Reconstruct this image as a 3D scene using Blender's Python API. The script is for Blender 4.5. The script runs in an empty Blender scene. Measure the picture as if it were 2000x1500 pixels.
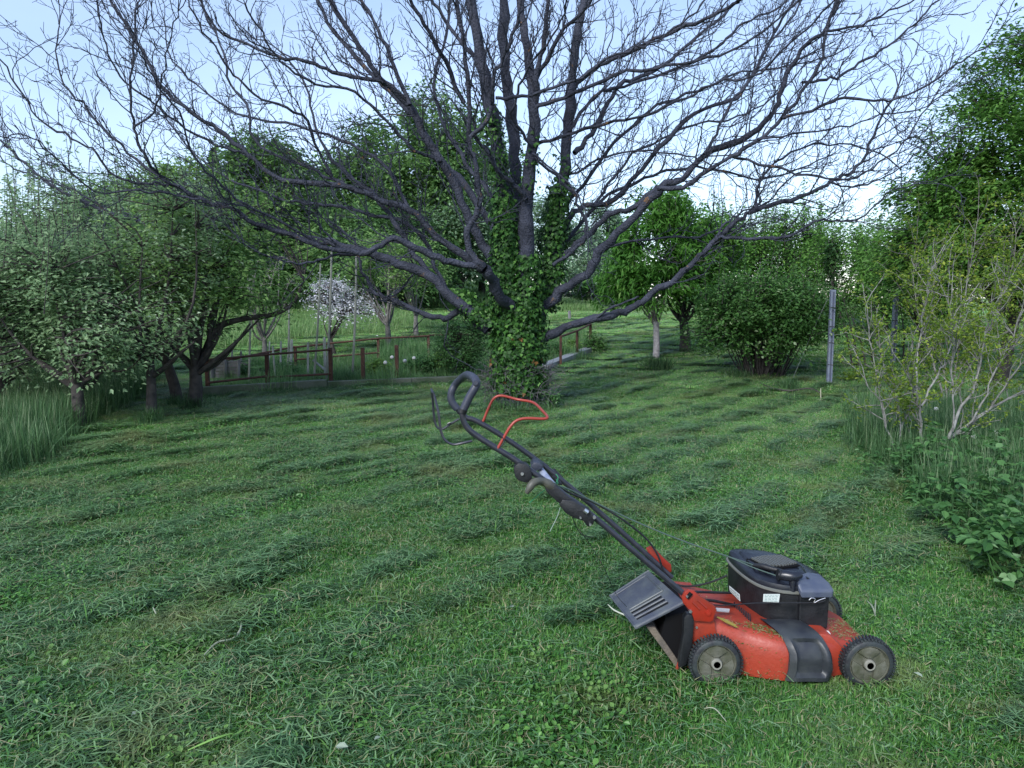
import bpy, bmesh, math, random
import numpy as np
from mathutils import Vector, Matrix
SC = bpy.context.scene
COL = SC.collection
# ------------------------------------------------------------------ camera
CAMH = 1.42; PITCH = math.radians(6.0); FPX = 1500.0
cam = bpy.data.cameras.new('camera'); camo = bpy.data.objects.new('camera', cam); COL.objects.link(camo)
camo.location = (0, 0, CAMH); camo.rotation_euler = (math.pi/2 - PITCH, 0, 0)
cam.sensor_fit = 'HORIZONTAL'; cam.sensor_width = 36.0; cam.lens = 36.0*FPX/2000.0
cam.clip_start = 0.05; cam.clip_end = 2000
SC.camera = camo
# ------------------------------------------------------------------ world, sun, exposure
SUN_EL = math.radians(38); SUN_AZ = math.radians(-152)     # azimuth from +Y, clockwise positive
w = bpy.data.worlds.new('World'); SC.world = w; w.use_nodes = True
nt = w.node_tree; nt.nodes.clear()
sky = nt.nodes.new('ShaderNodeTexSky'); sky.sky_type = 'NISHITA'; sky.sun_disc = False
sky.sun_elevation = SUN_EL; sky.sun_rotation = SUN_AZ
sky.air_density = 1.0; sky.dust_density = 0.6; sky.ozone_density = 1.2
tc = nt.nodes.new('ShaderNodeTexCoord')
mp = nt.nodes.new('ShaderNodeMapping'); mp.inputs['Scale'].default_value = (1.0, 1.0, 3.2)
nz = nt.nodes.new('ShaderNodeTexNoise'); nz.inputs['Scale'].default_value = 1.7; nz.inputs['Detail'].default_value = 5; nz.inputs['Roughness'].default_value = .45
nt.links.new(tc.outputs['Generated'], mp.inputs[0]); nt.links.new(mp.outputs[0], nz.inputs['Vector'])
cr = nt.nodes.new('ShaderNodeMapRange'); cr.inputs['From Min'].default_value = .42; cr.inputs['From Max'].default_value = .72
cr.inputs['To Min'].default_value = 0.14; cr.inputs['To Max'].default_value = .36
nt.links.new(nz.outputs['Fac'], cr.inputs[0])
mx = nt.nodes.new('ShaderNodeMix'); mx.data_type = 'RGBA'
nt.links.new(cr.outputs[0], mx.inputs['Factor']); nt.links.new(sky.outputs[0], mx.inputs['A'])
mx.inputs['B'].default_value = (5.6, 6.9, 10.4, 1)          # thin high cloud
bg = nt.nodes.new('ShaderNodeBackground'); bg.inputs['Strength'].default_value = 0.080
out = nt.nodes.new('ShaderNodeOutputWorld')
nt.links.new(mx.outputs['Result'], bg.inputs['Color']); nt.links.new(bg.outputs[0], out.inputs[0])
sl = bpy.data.lights.new('sun', 'SUN'); sl.energy = 1.5; sl.angle = math.radians(18); sl.color = (1.0, .99, .96)
so = bpy.data.objects.new('sun', sl); COL.objects.link(so)
sd = Vector((math.sin(SUN_AZ)*math.cos(SUN_EL), math.cos(SUN_AZ)*math.cos(SUN_EL), math.sin(SUN_EL)))
so.rotation_euler = (-sd).to_track_quat('-Z', 'Y').to_euler(); so.location = (-20, 0, 20)
vs = SC.view_settings; vs.view_transform = 'Standard'; vs.look = 'None'; vs.gamma = 1; vs.exposure = 1.42
try: vs.use_curve_mapping = False
except Exception: pass
cy = SC.cycles
cy.max_bounces = 5; cy.diffuse_bounces = 3; cy.glossy_bounces = 2; cy.transmission_bounces = 3; cy.transparent_max_bounces = 8
cy.use_denoising = True; cy.caustics_reflective = False; cy.caustics_refractive = False
cy.sample_clamp_indirect = 4
try: cy.denoising_prefilter = 'ACCURATE'
except Exception: pass

# ------------------------------------------------------------------ measuring: pixel of the photograph -> ray
SP, CP = math.sin(PITCH), math.cos(PITCH)
def ray(px, py):
    a = (px-1000)/FPX; v = (750-py)/FPX
    return np.array([a, CP+v*SP, -SP+v*CP])
def P(px, py, Y):                      # point at distance Y in front of the camera
    d = ray(px, py); t = Y/d[1]
    return np.array([d[0]*t, Y, CAMH+d[2]*t])
def sstep(a, b, x):
    t = np.clip((x-a)/(b-a), 0, 1); return t*t*(3-2*t)
def vnoise(x, y, s=0):                 # smooth value noise, numpy
    x = np.asarray(x, float); y = np.asarray(y, float)
    xi = np.floor(x); yi = np.floor(y); fx = x-xi; fy = y-yi
    def h(a, b):
        n = np.sin(a*127.1+b*311.7+s*74.7)*43758.5453
        return n-np.floor(n)
    ux = fx*fx*(3-2*fx); uy = fy*fy*(3-2*fy)
    return (h(xi, yi)*(1-ux)+h(xi+1, yi)*ux)*(1-uy)+(h(xi, yi+1)*(1-ux)+h(xi+1, yi+1)*ux)*uy
RN = np.array([.788, -.616])           # across the mowing rows
def row_strength(x, y, sg=.13):
    u = x*RN[0]+y*RN[1]; l = x*.616+y*.788
    u = u+.35*(vnoise(l*.35, u*.2, 3)-.5)+.15*(vnoise(l*1.3, u*.9, 5)-.5)
    k = np.floor(u/.56); f = u/.56-k
    hsh = np.sin(k*91.7)*4375.5; hsh = hsh-np.floor(hsh)
    if sg < 0: return k
    st = np.exp(-((f-.5)/sg)**2)*(.45+.55*hsh)
    return st*sstep(.20-.14*sstep(4.5, 6, y)*sstep(-1.5, 0, x), .48-.16*sstep(4.5, 6, y)*sstep(-1.5, 0, x), vnoise(l*.5, u*1.6, 9)*.6+vnoise(l*2.0, u*3.1, 4)*.4)*1.25
def height(x, y):
    x = np.asarray(x, float); y = np.asarray(y, float)
    d = y
    h = np.interp(d, [-50, 11, 14, 18, 25, 40, 60, 120, 400], [0, 0, .12, .45, .98, 1.32, 1.5, 2.0, 4])
    h = h+2.1*sstep(19, 52, y)*sstep(5, -9, x)
    h = h+(vnoise(x*.5, y*.5, 1)-.5)*.05*sstep(1, 3, y)
    h = h-.35*sstep(-5.6, -9.5, x+.25*(y-9))*sstep(30, 15, y)
    return h
def hz(x, y): return float(height(x, y))
def G(px, py, dz=0):                   # point of the ground seen at a pixel
    d = ray(px, py); lo, hi = .5, None; t = .5
    while t < 300:
        p = d*t
        if CAMH+p[2] < hz(p[0], p[1])+dz: hi = t; break
        lo = t; t += max(.05, t*.02)
    if hi is None: return np.array([d[0]*60, d[1]*60, hz(d[0]*60, d[1]*60)])
    for _ in range(25):
        m = (lo+hi)/2; p = d*m
        if CAMH+p[2] < hz(p[0], p[1])+dz: hi = m
        else: lo = m
    p = d*hi
    return np.array([p[0], p[1], hz(p[0], p[1])])

# ------------------------------------------------------------------ materials
def srgb(r, g, b):
    f = lambda c: ((c/255+.055)/1.055)**2.4 if c > 10 else c/255/12.92
    return (f(r), f(g), f(b), 1)
def mat(name, col, rough=.6, metal=0, col2=None, nscale=20, bump=0, bscale=60, spec=.5, contrast=(.35, .65), coat=0, detail=4):
    m = bpy.data.materials.new(name); m.use_nodes = True; n = m.node_tree; b = n.nodes['Principled BSDF']
    c = col if len(col) == 4 else (*col, 1)
    b.inputs['Base Color'].default_value = c; b.inputs['Roughness'].default_value = rough; b.inputs['Metallic'].default_value = metal
    b.inputs['Specular IOR Level'].default_value = spec; b.inputs['Coat Weight'].default_value = coat
    tcn = n.nodes.new('ShaderNodeTexCoord')
    if col2 is not None:
        t = n.nodes.new('ShaderNodeTexNoise'); t.inputs['Scale'].default_value = nscale; t.inputs['Detail'].default_value = detail
        n.links.new(tcn.outputs['Object'], t.inputs['Vector'])
        mr = n.nodes.new('ShaderNodeMapRange'); mr.inputs[1].default_value = contrast[0]; mr.inputs[2].default_value = contrast[1]
        n.links.new(t.outputs['Fac'], mr.inputs[0])
        x = n.nodes.new('ShaderNodeMix'); x.data_type = 'RGBA'; x.inputs['A'].default_value = c
        x.inputs['B'].default_value = col2 if len(col2) == 4 else (*col2, 1)
        n.links.new(mr.outputs[0], x.inputs['Factor']); n.links.new(x.outputs['Result'], b.inputs['Base Color'])
    if bump:
        t2 = n.nodes.new('ShaderNodeTexNoise'); t2.inputs['Scale'].default_value = bscale; t2.inputs['Detail'].default_value = 5
        n.links.new(tcn.outputs['Object'], t2.inputs['Vector'])
        bp = n.nodes.new('ShaderNodeBump'); bp.inputs['Strength'].default_value = bump; bp.inputs['Distance'].default_value = .01
        n.links.new(t2.outputs['Fac'], bp.inputs['Height']); n.links.new(bp.outputs[0], b.inputs['Normal'])
    return m
def leafmat(name, c1, c2, c3=None, trans=.35, rough=.5, patch=None, patch_scale=1.0, spec=.3):
    """colour runs c1..c2 with the leaf's own random number 'rnd'; c3 for the few above .93"""
    m = bpy.data.materials.new(name); m.use_nodes = True; n = m.node_tree; n.nodes.clear()
    at = n.nodes.new('ShaderNodeAttribute'); at.attribute_name = 'rnd'
    ramp = n.nodes.new('ShaderNodeValToRGB'); e = ramp.color_ramp.elements
    e[0].position = 0; e[0].color = (*c1, 1); e[1].position = .85; e[1].color = (*c2, 1)
    if c3:
        x = ramp.color_ramp.elements.new(.93); x.color = (*c3, 1)
        x = ramp.color_ramp.elements.new(1); x.color = (*c3, 1)
    n.links.new(at.outputs['Fac'], ramp.inputs[0])
    c = ramp.outputs[0]
    if patch:
        g = n.nodes.new('ShaderNodeNewGeometry')
        t = n.nodes.new('ShaderNodeTexNoise'); t.inputs['Scale'].default_value = patch_scale; t.inputs['Detail'].default_value = 3
        n.links.new(g.outputs['Position'], t.inputs['Vector'])
        mr = n.nodes.new('ShaderNodeMapRange'); mr.inputs[1].default_value = .48; mr.inputs[2].default_value = .72; mr.inputs[4].default_value = .75
        n.links.new(t.outputs['Fac'], mr.inputs[0])
        x = n.nodes.new('ShaderNodeMix'); x.data_type = 'RGBA'; x.inputs['B'].default_value = (*patch, 1)
        n.links.new(mr.outputs[0], x.inputs['Factor']); n.links.new(c, x.inputs['A']); c = x.outputs['Result']
    b = n.nodes.new('ShaderNodeBsdfPrincipled'); b.inputs['Roughness'].default_value = rough; b.inputs['Specular IOR Level'].default_value = spec
    tr = n.nodes.new('ShaderNodeBsdfTranslucent'); ms = n.nodes.new('ShaderNodeMixShader'); ms.inputs[0].default_value = trans
    o = n.nodes.new('ShaderNodeOutputMaterial')
    n.links.new(c, b.inputs['Base Color']); n.links.new(c, tr.inputs['Color'])
    n.links.new(b.outputs[0], ms.inputs[1]); n.links.new(tr.outputs[0], ms.inputs[2]); n.links.new(ms.outputs[0], o.inputs[0])
    return m
# ------------------------------------------------------------------ objects
def tag(o, label=None, cat=None, group=None, kind=None):
    if label: o['label'] = label
    if cat: o['category'] = cat
    if group: o['group'] = group
    if kind: o['kind'] = kind
    return o
def empty(name, loc, label, cat, group=None, kind=None):
    o = bpy.data.objects.new(name, None); COL.objects.link(o); o.location = [float(v) for v in loc]; o.empty_display_size = .2
    return tag(o, label, cat, group, kind)
def mesh_np(name, V, F, smooth=False, rnd=None):
    V = np.asarray(V, np.float32); F = np.asarray(F, np.int32); k = F.shape[1]
    me = bpy.data.meshes.new(name); me.vertices.add(len(V)); me.vertices.foreach_set('co', V.ravel())
    me.loops.add(F.size); me.loops.foreach_set('vertex_index', F.ravel())
    me.polygons.add(len(F)); me.polygons.foreach_set('loop_start', np.arange(0, F.size, k, dtype=np.int32))
    me.polygons.foreach_set('use_smooth', np.full(len(F), smooth))
    if rnd is not None:
        a = me.attributes.new('rnd', 'FLOAT', 'POINT'); a.data.foreach_set('value', np.asarray(rnd, np.float32))
    me.update(calc_edges=True)
    return me
def obj(name, me, m=None, parent=None, loc=None):
    """mesh vertices are in world coordinates when parent is given without loc"""
    o = bpy.data.objects.new(name, me); COL.objects.link(o)
    if m is not None and not me.materials: me.materials.append(m)
    if parent is not None:
        o.parent = parent
        if loc is None: o.location = -parent.location if parent.type == 'EMPTY' and parent.parent is None else (0, 0, 0)
    if loc is not None: o.location = [float(v) for v in loc]
    return o
class MB:
    """list mesh builder, world coordinates"""
    def __init__(s): s.v = []; s.f = []
    def add(s, V, F):
        n = len(s.v); s.v += [tuple(float(c) for c in v) for v in V]; s.f += [tuple(int(i)+n for i in f) for f in F]
    def box(s, c, size, rot=None, bev=0):
        bm = bmesh.new(); bmesh.ops.create_cube(bm, size=1)
        for v in bm.verts: v.co = Vector((v.co.x*size[0], v.co.y*size[1], v.co.z*size[2]))
        if bev: bmesh.ops.bevel(bm, geom=bm.edges[:], offset=bev, segments=2, affect='EDGES', profile=.5)
        R = rot if rot is not None else Matrix.Identity(3)
        s.frombm(bm, lambda co: R @ co + Vector([float(x) for x in c]))
    def frombm(s, bm, fn=lambda c: c):
        bm.verts.index_update(); s.add([fn(v.co) for v in bm.verts], [[v.index for v in f.verts] for f in bm.faces]); bm.free()
    def tube(s, pts, r, sides=8, caps=True, smooth_n=0):
        pts = [np.array(p, float) for p in pts]
        if smooth_n: pts = catmull(pts, smooth_n)
        n = len(pts); rr = r if hasattr(r, '__len__') else [r]*n
        if len(rr) != n: rr = np.interp(np.linspace(0, 1, n), np.linspace(0, 1, len(rr)), rr)
        V = []; u = None
        for i in range(n):
            t = pts[min(i+1, n-1)]-pts[max(i-1, 0)]; t = t/(np.linalg.norm(t)+1e-9)
            if u is None:
                ref = np.array([0, 0, 1.]) if abs(t[2]) < .9 else np.array([1., 0, 0]); u = np.cross(t, ref)
            u = u-t*np.dot(u, t); u = u/(np.linalg.norm(u)+1e-9); w_ = np.cross(t, u)
            for k in range(sides):
                a = 2*math.pi*k/sides; V.append(pts[i]+(u*math.cos(a)+w_*math.sin(a))*rr[i])
        F = [(i*sides+k, i*sides+(k+1) % sides, (i+1)*sides+(k+1) % sides, (i+1)*sides+k) for i in range(n-1) for k in range(sides)]
        if caps: F += [tuple(reversed(range(sides))), tuple(range((n-1)*sides, n*sides))]
        s.add(V, F)
    def prism(s, poly, vec):
        """closed polygon of 3D points extruded by vec"""
        n = len(poly); vec = np.array(vec, float); V = [np.array(p, float) for p in poly]; V += [p+vec for p in V]
        s.add(V, [tuple(range(n)), tuple(reversed(range(n, 2*n)))]+[((i+1) % n, i, i+n, (i+1) % n+n) for i in range(n)])
    def loft(s, rings, cap0=True, cap1=True):
        n = len(rings[0]); V = [p for r in rings for p in r]
        F = [(i*n+k, i*n+(k+1) % n, (i+1)*n+(k+1) % n, (i+1)*n+k) for i in range(len(rings)-1) for k in range(n)]
        if cap0: F.append(tuple(reversed(range(n))))
        if cap1: F.append(tuple(range((len(rings)-1)*n, len(rings)*n)))
        s.add(V, F)
    def lathe(s, c, axis, prof, seg=32, ref=(0, 0, 1), cap=True):
        """prof: (distance along axis, radius)"""
        ax = Vector(axis).normalized(); u = ax.cross(Vector(ref)).normalized(); v = ax.cross(u); c = Vector([float(x) for x in c])
        s.loft([[c+ax*h+(u*math.cos(2*math.pi*k/seg)+v*math.sin(2*math.pi*k/seg))*r for k in range(seg)] for h, r in prof], cap, cap)
    def build(s, name, m, parent=None, smooth=False, bevel=0, sharp=40, label=None):
        me = bpy.data.meshes.new(name); me.from_pydata(s.v, [], s.f); me.update()
        bm = bmesh.new(); bm.from_mesh(me); bmesh.ops.recalc_face_normals(bm, faces=bm.faces[:])
        if bevel:
            es = [e for e in bm.edges if len(e.link_faces) == 2 and e.calc_face_angle(0) > .5]
            bmesh.ops.bevel(bm, geom=es, offset=bevel, segments=2, affect='EDGES', profile=.6, clamp_overlap=True)
        bm.to_mesh(me); bm.free()
        if smooth:
            for p in me.polygons: p.use_smooth = True
            me.set_sharp_from_angle(angle=math.radians(sharp))
        if root_of(parent) is not None:
            off = root_of(parent).location; me.transform(Matrix.Translation(-off))
        o = bpy.data.objects.new(name, me); COL.objects.link(o); me.materials.append(m)
        if parent is not None: o.parent = parent
        if label: o['label'] = label
        return o
def root_of(p):
    while p is not None and p.parent is not None: p = p.parent
    return p
def catmull(pts, n=6, closed=False):
    pts = [np.array(p, float) for p in pts]; L = len(pts); out = []
    rng = range(L) if closed else range(L-1)
    for i in rng:
        if closed: p0, p1, p2, p3 = pts[(i-1) % L], pts[i], pts[(i+1) % L], pts[(i+2) % L]
        else: p0, p1, p2, p3 = pts[max(i-1, 0)], pts[i], pts[i+1], pts[min(i+2, L-1)]
        for k in range(n):
            t = k/n
            out.append(.5*((2*p1)+(p2-p0)*t+(2*p0-5*p1+4*p2-p3)*t*t+(3*p1-p0-3*p2+p3)*t**3))
    if not closed: out.append(pts[-1])
    return out
# ------------------------------------------------------------------ batches of tubes and leaves
def tubes(PP, RR, sides):
    """PP (N,n,3), RR (N,n) -> verts, quads"""
    PP = np.asarray(PP, float); RR = np.asarray(RR, float); N, n, _ = PP.shape
    T = np.empty_like(PP); T[:, 1:-1] = PP[:, 2:]-PP[:, :-2]; T[:, 0] = PP[:, 1]-PP[:, 0]; T[:, -1] = PP[:, -1]-PP[:, -2]
    T /= np.linalg.norm(T, axis=2, keepdims=True)+1e-9
    mean = np.abs(PP[:, -1]-PP[:, 0]); ref = np.zeros((N, 3)); ref[np.arange(N), np.argmin(mean, 1)] = 1
    U = np.cross(T, ref[:, None, :]); U /= np.linalg.norm(U, axis=2, keepdims=True)+1e-9; W = np.cross(T, U)
    a = 2*np.pi*np.arange(sides)/sides
    V = PP[:, :, None, :]+RR[:, :, None, None]*(U[:, :, None, :]*np.cos(a)[None, None, :, None]+W[:, :, None, :]*np.sin(a)[None, None, :, None])
    idx = np.arange(N*n*sides).reshape(N, n, sides)
    A = idx[:, :-1, :]; B = np.roll(idx, -1, 2)[:, :-1, :]; C_ = np.roll(idx, -1, 2)[:, 1:, :]; D = idx[:, 1:, :]
    F = np.stack([A, B, C_, D], -1).reshape(-1, 4)
    return V.reshape(-1, 3), F
def join(parts):
    V = []; F = []; n = 0
    for v, f in parts: V.append(v); F.append(f+n); n += len(v)
    return np.concatenate(V), np.concatenate(F)
def nrm(v): return v/(np.linalg.norm(v, axis=-1, keepdims=True)+1e-9)
def leaves(C, N, D, L, Wd, fold=.18, shape=0):
    """folded diamond leaves: centre C, normal N, direction D, length L, width W"""
    n = len(C); D = nrm(D-N*np.sum(D*N, 1, keepdims=True)); S = np.cross(D, N)
    L = np.broadcast_to(L, (n,))[:, None]; Wd = np.broadcast_to(Wd, (n,))[:, None]
    if shape == 0:
        a = C-D*L*.5; b = C+S*Wd*.5+N*Wd*fold-D*L*.05; c = C+D*L*.5-N*L*.12; d = C-S*Wd*.5+N*Wd*fold-D*L*.05
        V = np.stack([a, b, c, d], 1).reshape(-1, 3); i = np.arange(n)[:, None]*4
        return V, np.concatenate([i+[[0, 1, 2]], i+[[0, 2, 3]]])
    # shape 1: rounder six-point leaf
    a = C-D*L*.5; b = C+S*Wd*.42-D*L*.22+N*Wd*fold; c = C+S*Wd*.45+D*L*.12+N*Wd*fold; d = C+D*L*.5-N*L*.1; e = C-S*Wd*.45+D*L*.12+N*Wd*fold; f = C-S*Wd*.42-D*L*.22+N*Wd*fold
    V = np.stack([a, b, c, d, e, f], 1).reshape(-1, 3); i = np.arange(n)[:, None]*6
    return V, np.concatenate([i+[[0, 1, 2]], i+[[0, 2, 3]], i+[[0, 3, 4]], i+[[0, 4, 5]]])
def leafmesh(name, C, N, D, L, Wd, rng, rnd=None, **k):
    V, F = leaves(C, N, D, L, Wd, **k); per = len(V)//len(C)
    r = rng.random(len(C)) if rnd is None else rnd
    return mesh_np(name, V, F, rnd=np.repeat(r, per))
def scatter(name, pts, rot, scl, idx, sources, label, cat=None, mats=None):
    """one object of kind 'stuff': the source meshes set on points with geometry nodes"""
    me = bpy.data.meshes.new(name); me.vertices.add(len(pts)); me.vertices.foreach_set('co', np.asarray(pts, np.float32).ravel())
    a = me.attributes.new('rot', 'FLOAT_VECTOR', 'POINT'); a.data.foreach_set('vector', np.asarray(rot, np.float32).ravel())
    a = me.attributes.new('scl', 'FLOAT', 'POINT'); a.data.foreach_set('value', np.asarray(scl, np.float32))
    a = me.attributes.new('idx', 'INT', 'POINT'); a.data.foreach_set('value', np.asarray(idx, np.int32))
    o = bpy.data.objects.new(name, me); COL.objects.link(o)
    c = bpy.data.collections.new(name+'_sources')
    for i, (m_, mt) in enumerate(sources):
        so_ = bpy.data.objects.new('%s_%02d' % (name, i), m_)
        if not m_.materials: m_.materials.append(mt)
        c.objects.link(so_)
    g = bpy.data.node_groups.new(name, 'GeometryNodeTree')
    g.interface.new_socket('Geometry', in_out='INPUT', socket_type='NodeSocketGeometry')
    g.interface.new_socket('Geometry', in_out='OUTPUT', socket_type='NodeSocketGeometry')
    gi = g.nodes.new('NodeGroupInput'); go = g.nodes.new('NodeGroupOutput')
    ci = g.nodes.new('GeometryNodeCollectionInfo'); ci.inputs['Collection'].default_value = c
    ci.inputs['Separate Children'].default_value = True; ci.inputs['Reset Children'].default_value = True
    ip = g.nodes.new('GeometryNodeInstanceOnPoints'); ip.inputs['Pick Instance'].default_value = True
    def na(nm, ty):
        x = g.nodes.new('GeometryNodeInputNamedAttribute'); x.data_type = ty; x.inputs['Name'].default_value = nm; return x.outputs['Attribute']
    g.links.new(gi.outputs[0], ip.inputs['Points']); g.links.new(ci.outputs[0], ip.inputs['Instance'])
    g.links.new(na('idx', 'INT'), ip.inputs['Instance Index'])
    er = g.nodes.new('FunctionNodeEulerToRotation'); g.links.new(na('rot', 'FLOAT_VECTOR'), er.inputs[0]); g.links.new(er.outputs[0], ip.inputs['Rotation'])
    g.links.new(na('scl', 'FLOAT'), ip.inputs['Scale'])
    g.links.new(ip.outputs[0], go.inputs[0])
    md = o.modifiers.new('scatter', 'NODES'); md.node_group = g
    tag(o, label, cat, None, 'stuff')
    return o
# ================================================================== GROUND
def axis_steps(lo, hi, a, b, fine, g=1.16):
    s = list(np.arange(a, b+fine*.5, fine)); d = fine
    x = b
    while x < hi: d *= g; x += d; s.append(min(x, hi))
    d = fine; x = a
    while x > lo: d *= g; x -= d; s.insert(0, max(x, lo))
    return np.array(s)
gx = axis_steps(-400, 400, -7, 7, .11); gy = axis_steps(-60, 900, 1.6, 13, .11)
GX, GY = np.meshgrid(gx, gy)
near = sstep(16, 11, GY)*sstep(.5, 2, GY)
def rows_on(x, y): return row_strength(x, y)*sstep(3.8, 3.0, x-.42*(y-4.5))*sstep(-6.2, -5.0, x)
GZ = height(GX, GY)+near*.010*rows_on(GX, GY)
V = np.stack([GX, GY, GZ], -1).reshape(-1, 3)
nx, ny = len(gx), len(gy); ii = np.arange(nx*ny).reshape(ny, nx)
F = np.stack([ii[:-1, :-1], ii[:-1, 1:], ii[1:, 1:], ii[1:, :-1]], -1).reshape(-1, 4)
mg = bpy.data.materials.new('lawn_soil'); mg.use_nodes = True; n = mg.node_tree; b = n.nodes['Principled BSDF']
b.inputs['Roughness'].default_value = .95; b.inputs['Specular IOR Level'].default_value = .1
g_ = n.nodes.new('ShaderNodeNewGeometry')
t1 = n.nodes.new('ShaderNodeTexNoise'); t1.inputs['Scale'].default_value = 9; t1.inputs['Detail'].default_value = 8
t2 = n.nodes.new('ShaderNodeTexNoise'); t2.inputs['Scale'].default_value = .35; t2.inputs['Detail'].default_value = 4
for t in (t1, t2): n.links.new(g_.outputs['Position'], t.inputs['Vector'])
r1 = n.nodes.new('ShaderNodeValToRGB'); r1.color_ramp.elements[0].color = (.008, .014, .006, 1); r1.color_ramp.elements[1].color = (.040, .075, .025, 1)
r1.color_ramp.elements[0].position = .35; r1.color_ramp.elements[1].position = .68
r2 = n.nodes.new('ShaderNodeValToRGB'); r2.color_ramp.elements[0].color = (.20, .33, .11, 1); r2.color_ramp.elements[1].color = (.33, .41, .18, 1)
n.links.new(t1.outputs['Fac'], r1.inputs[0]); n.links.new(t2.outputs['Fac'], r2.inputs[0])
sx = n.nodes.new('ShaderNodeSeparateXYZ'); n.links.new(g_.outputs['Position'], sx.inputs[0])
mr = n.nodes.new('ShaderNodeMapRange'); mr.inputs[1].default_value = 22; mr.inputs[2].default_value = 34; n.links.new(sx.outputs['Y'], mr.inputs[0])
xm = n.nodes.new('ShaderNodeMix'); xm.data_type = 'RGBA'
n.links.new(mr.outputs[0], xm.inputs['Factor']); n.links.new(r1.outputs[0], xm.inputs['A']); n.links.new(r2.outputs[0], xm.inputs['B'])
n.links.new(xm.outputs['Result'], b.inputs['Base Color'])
bp = n.nodes.new('ShaderNodeBump'); bp.inputs['Strength'].default_value = .8; bp.inputs['Distance'].default_value = .02
n.links.new(t1.outputs['Fac'], bp.inputs['Height']); n.links.new(bp.outputs[0], b.inputs['Normal'])
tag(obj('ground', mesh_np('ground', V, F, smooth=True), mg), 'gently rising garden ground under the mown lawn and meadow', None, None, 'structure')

# garden plot polygon (inside it no lawn)
GP = [G(397, 775)[:2], G(880, 742)[:2], G(1062, 727)[:2], G(1158, 686)[:2], G(1150, 662)[:2], G(880, 672)[:2], G(440, 722)[:2]]
def inpoly(x, y, poly):
    x = np.asarray(x); y = np.asarray(y); r = np.zeros(x.shape, bool); n_ = len(poly)
    for i in range(n_):
        x1, y1 = poly[i]; x2, y2 = poly[(i+1) % n_]
        c = ((y1 > y) != (y2 > y)) & (x < (x2-x1)*(y-y1)/(y2-y1+1e-12)+x1); r ^= c
    return r
# ------------------------------------------------------------------ lawn patches
def blade_set(rng, n, size, hmin, hmax, wd, lean, seg=2, lying=0.0, zmax=.0, curl=.5, gauss=False, bias=False):
    """n blades on a square patch -> verts, tris, rnd"""
    bx = rng.uniform(-size/2, size/2, (n, 2)) if not gauss else np.clip(rng.normal(0, size*.3, (n, 2))*((1.9, .62) if lying > 1 else (1, 1)), -size*1.6, size*1.6); ang = rng.normal(0, .55, n) if bias else rng.uniform(0, 2*np.pi, n)
    h = rng.uniform(hmin, hmax, n)*rng.uniform(.75, 1.0, n); wd_ = wd*rng.uniform(.6, 1.3, n)
    d = np.stack([np.cos(ang), np.sin(ang), np.zeros(n)], 1); s = np.stack([-np.sin(ang), np.cos(ang), np.zeros(n)], 1)
    tw = rng.uniform(-.8, .8, n)[:, None]; s = nrm(s+tw*np.array([0, 0, 1.]))
    ln = np.abs(rng.normal(0, lean, n))[:, None]
    isl = (rng.random(n) < lying)[:, None]
    base = np.concatenate([bx, np.zeros((n, 1))], 1)
    zlift = rng.random(n)[:, None]*zmax
    up = np.array([0, 0, 1.])
    ts = np.linspace(0, 1, seg+1)
    pts = []
    cv = rng.normal(0, curl, n)[:, None]
    for t in ts:
        stand = base+(up*t*(1-.25*ln*t)+d*ln*t*t)*h[:, None]
        lie = base+d*(t-.5)*h[:, None]+s*(cv*(t-.5)**2)*h[:, None]*np.array([1, 1, 0])+up*(zlift+.012*np.sin(np.pi*t)*rng.random(n)[:, None]+.002)
        pts.append(np.where(isl, lie, stand))
    sl = np.where(isl, nrm(s*np.array([1, 1, .3])), s)
    V = []
    for k, t in enumerate(ts[:-1]):
        w_ = (wd_*(1-.35*t))[:, None]*.5; V += [pts[k]-sl*w_, pts[k]+sl*w_]
    V.append(pts[-1]); m_ = len(V); V = np.stack(V, 1).reshape(-1, 3); i = np.arange(n)[:, None]*m_
    F = []
    for k in range(seg-1): F += [i+[[2*k, 2*k+1, 2*k+3]], i+[[2*k, 2*k+3, 2*k+2]]]
    F.append(i+[[2*seg-2, 2*seg-1, 2*seg]])
    return V, np.concatenate(F), m_
def patch_mesh(name, seed, parts):
    rng = np.random.default_rng(seed); VV = []; FF = []; RR = []; n0 = 0
    for (kw, lo, hi) in parts:
        V, F, m_ = blade_set(rng, **kw); VV.append(V); FF.append(F+n0); n0 += len(V)
        RR.append(np.repeat(rng.uniform(lo, hi, len(V)//m_), m_))
    return mesh_np(name, np.concatenate(VV), np.concatenate(FF), rnd=np.concatenate(RR))
# grass colour: rnd 0..0.6 fresh greens, 0.6..0.8 clippings (the darkest carry the shade of the gaps), 0.8..1 straw
mgr = bpy.data.materials.new('grass_blades'); mgr.use_nodes = True; n = mgr.node_tree; n.nodes.clear()
at = n.nodes.new('ShaderNodeAttribute'); at.attribute_name = 'rnd'
rp = n.nodes.new('ShaderNodeValToRGB'); E = rp.color_ramp.elements
E[0].position = 0; E[0].color = (.020, .075, .014, 1); E[1].position = 1; E[1].color = (.40, .36, .22, 1)
for p_, c_ in ((.3, (.060, .19, .034)), (.58, (.15, .32, .070)), (.61, (.025, .068, .022)), (.66, (.052, .125, .042)), (.70, (.09, .21, .085)), (.79, (.23, .38, .18)), (.82, (.26, .28, .13))):
    e = E.new(p_); e.color = (*c_, 1)
n.links.new(at.outputs['Fac'], rp.inputs[0])
g_ = n.nodes.new('ShaderNodeNewGeometry')
tn = n.nodes.new('ShaderNodeTexNoise'); tn.inputs['Scale'].default_value = 1.1; tn.inputs['Detail'].default_value = 6; tn.inputs['Roughness'].default_value = .65
n.links.new(g_.outputs['Position'], tn.inputs['Vector'])
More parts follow.
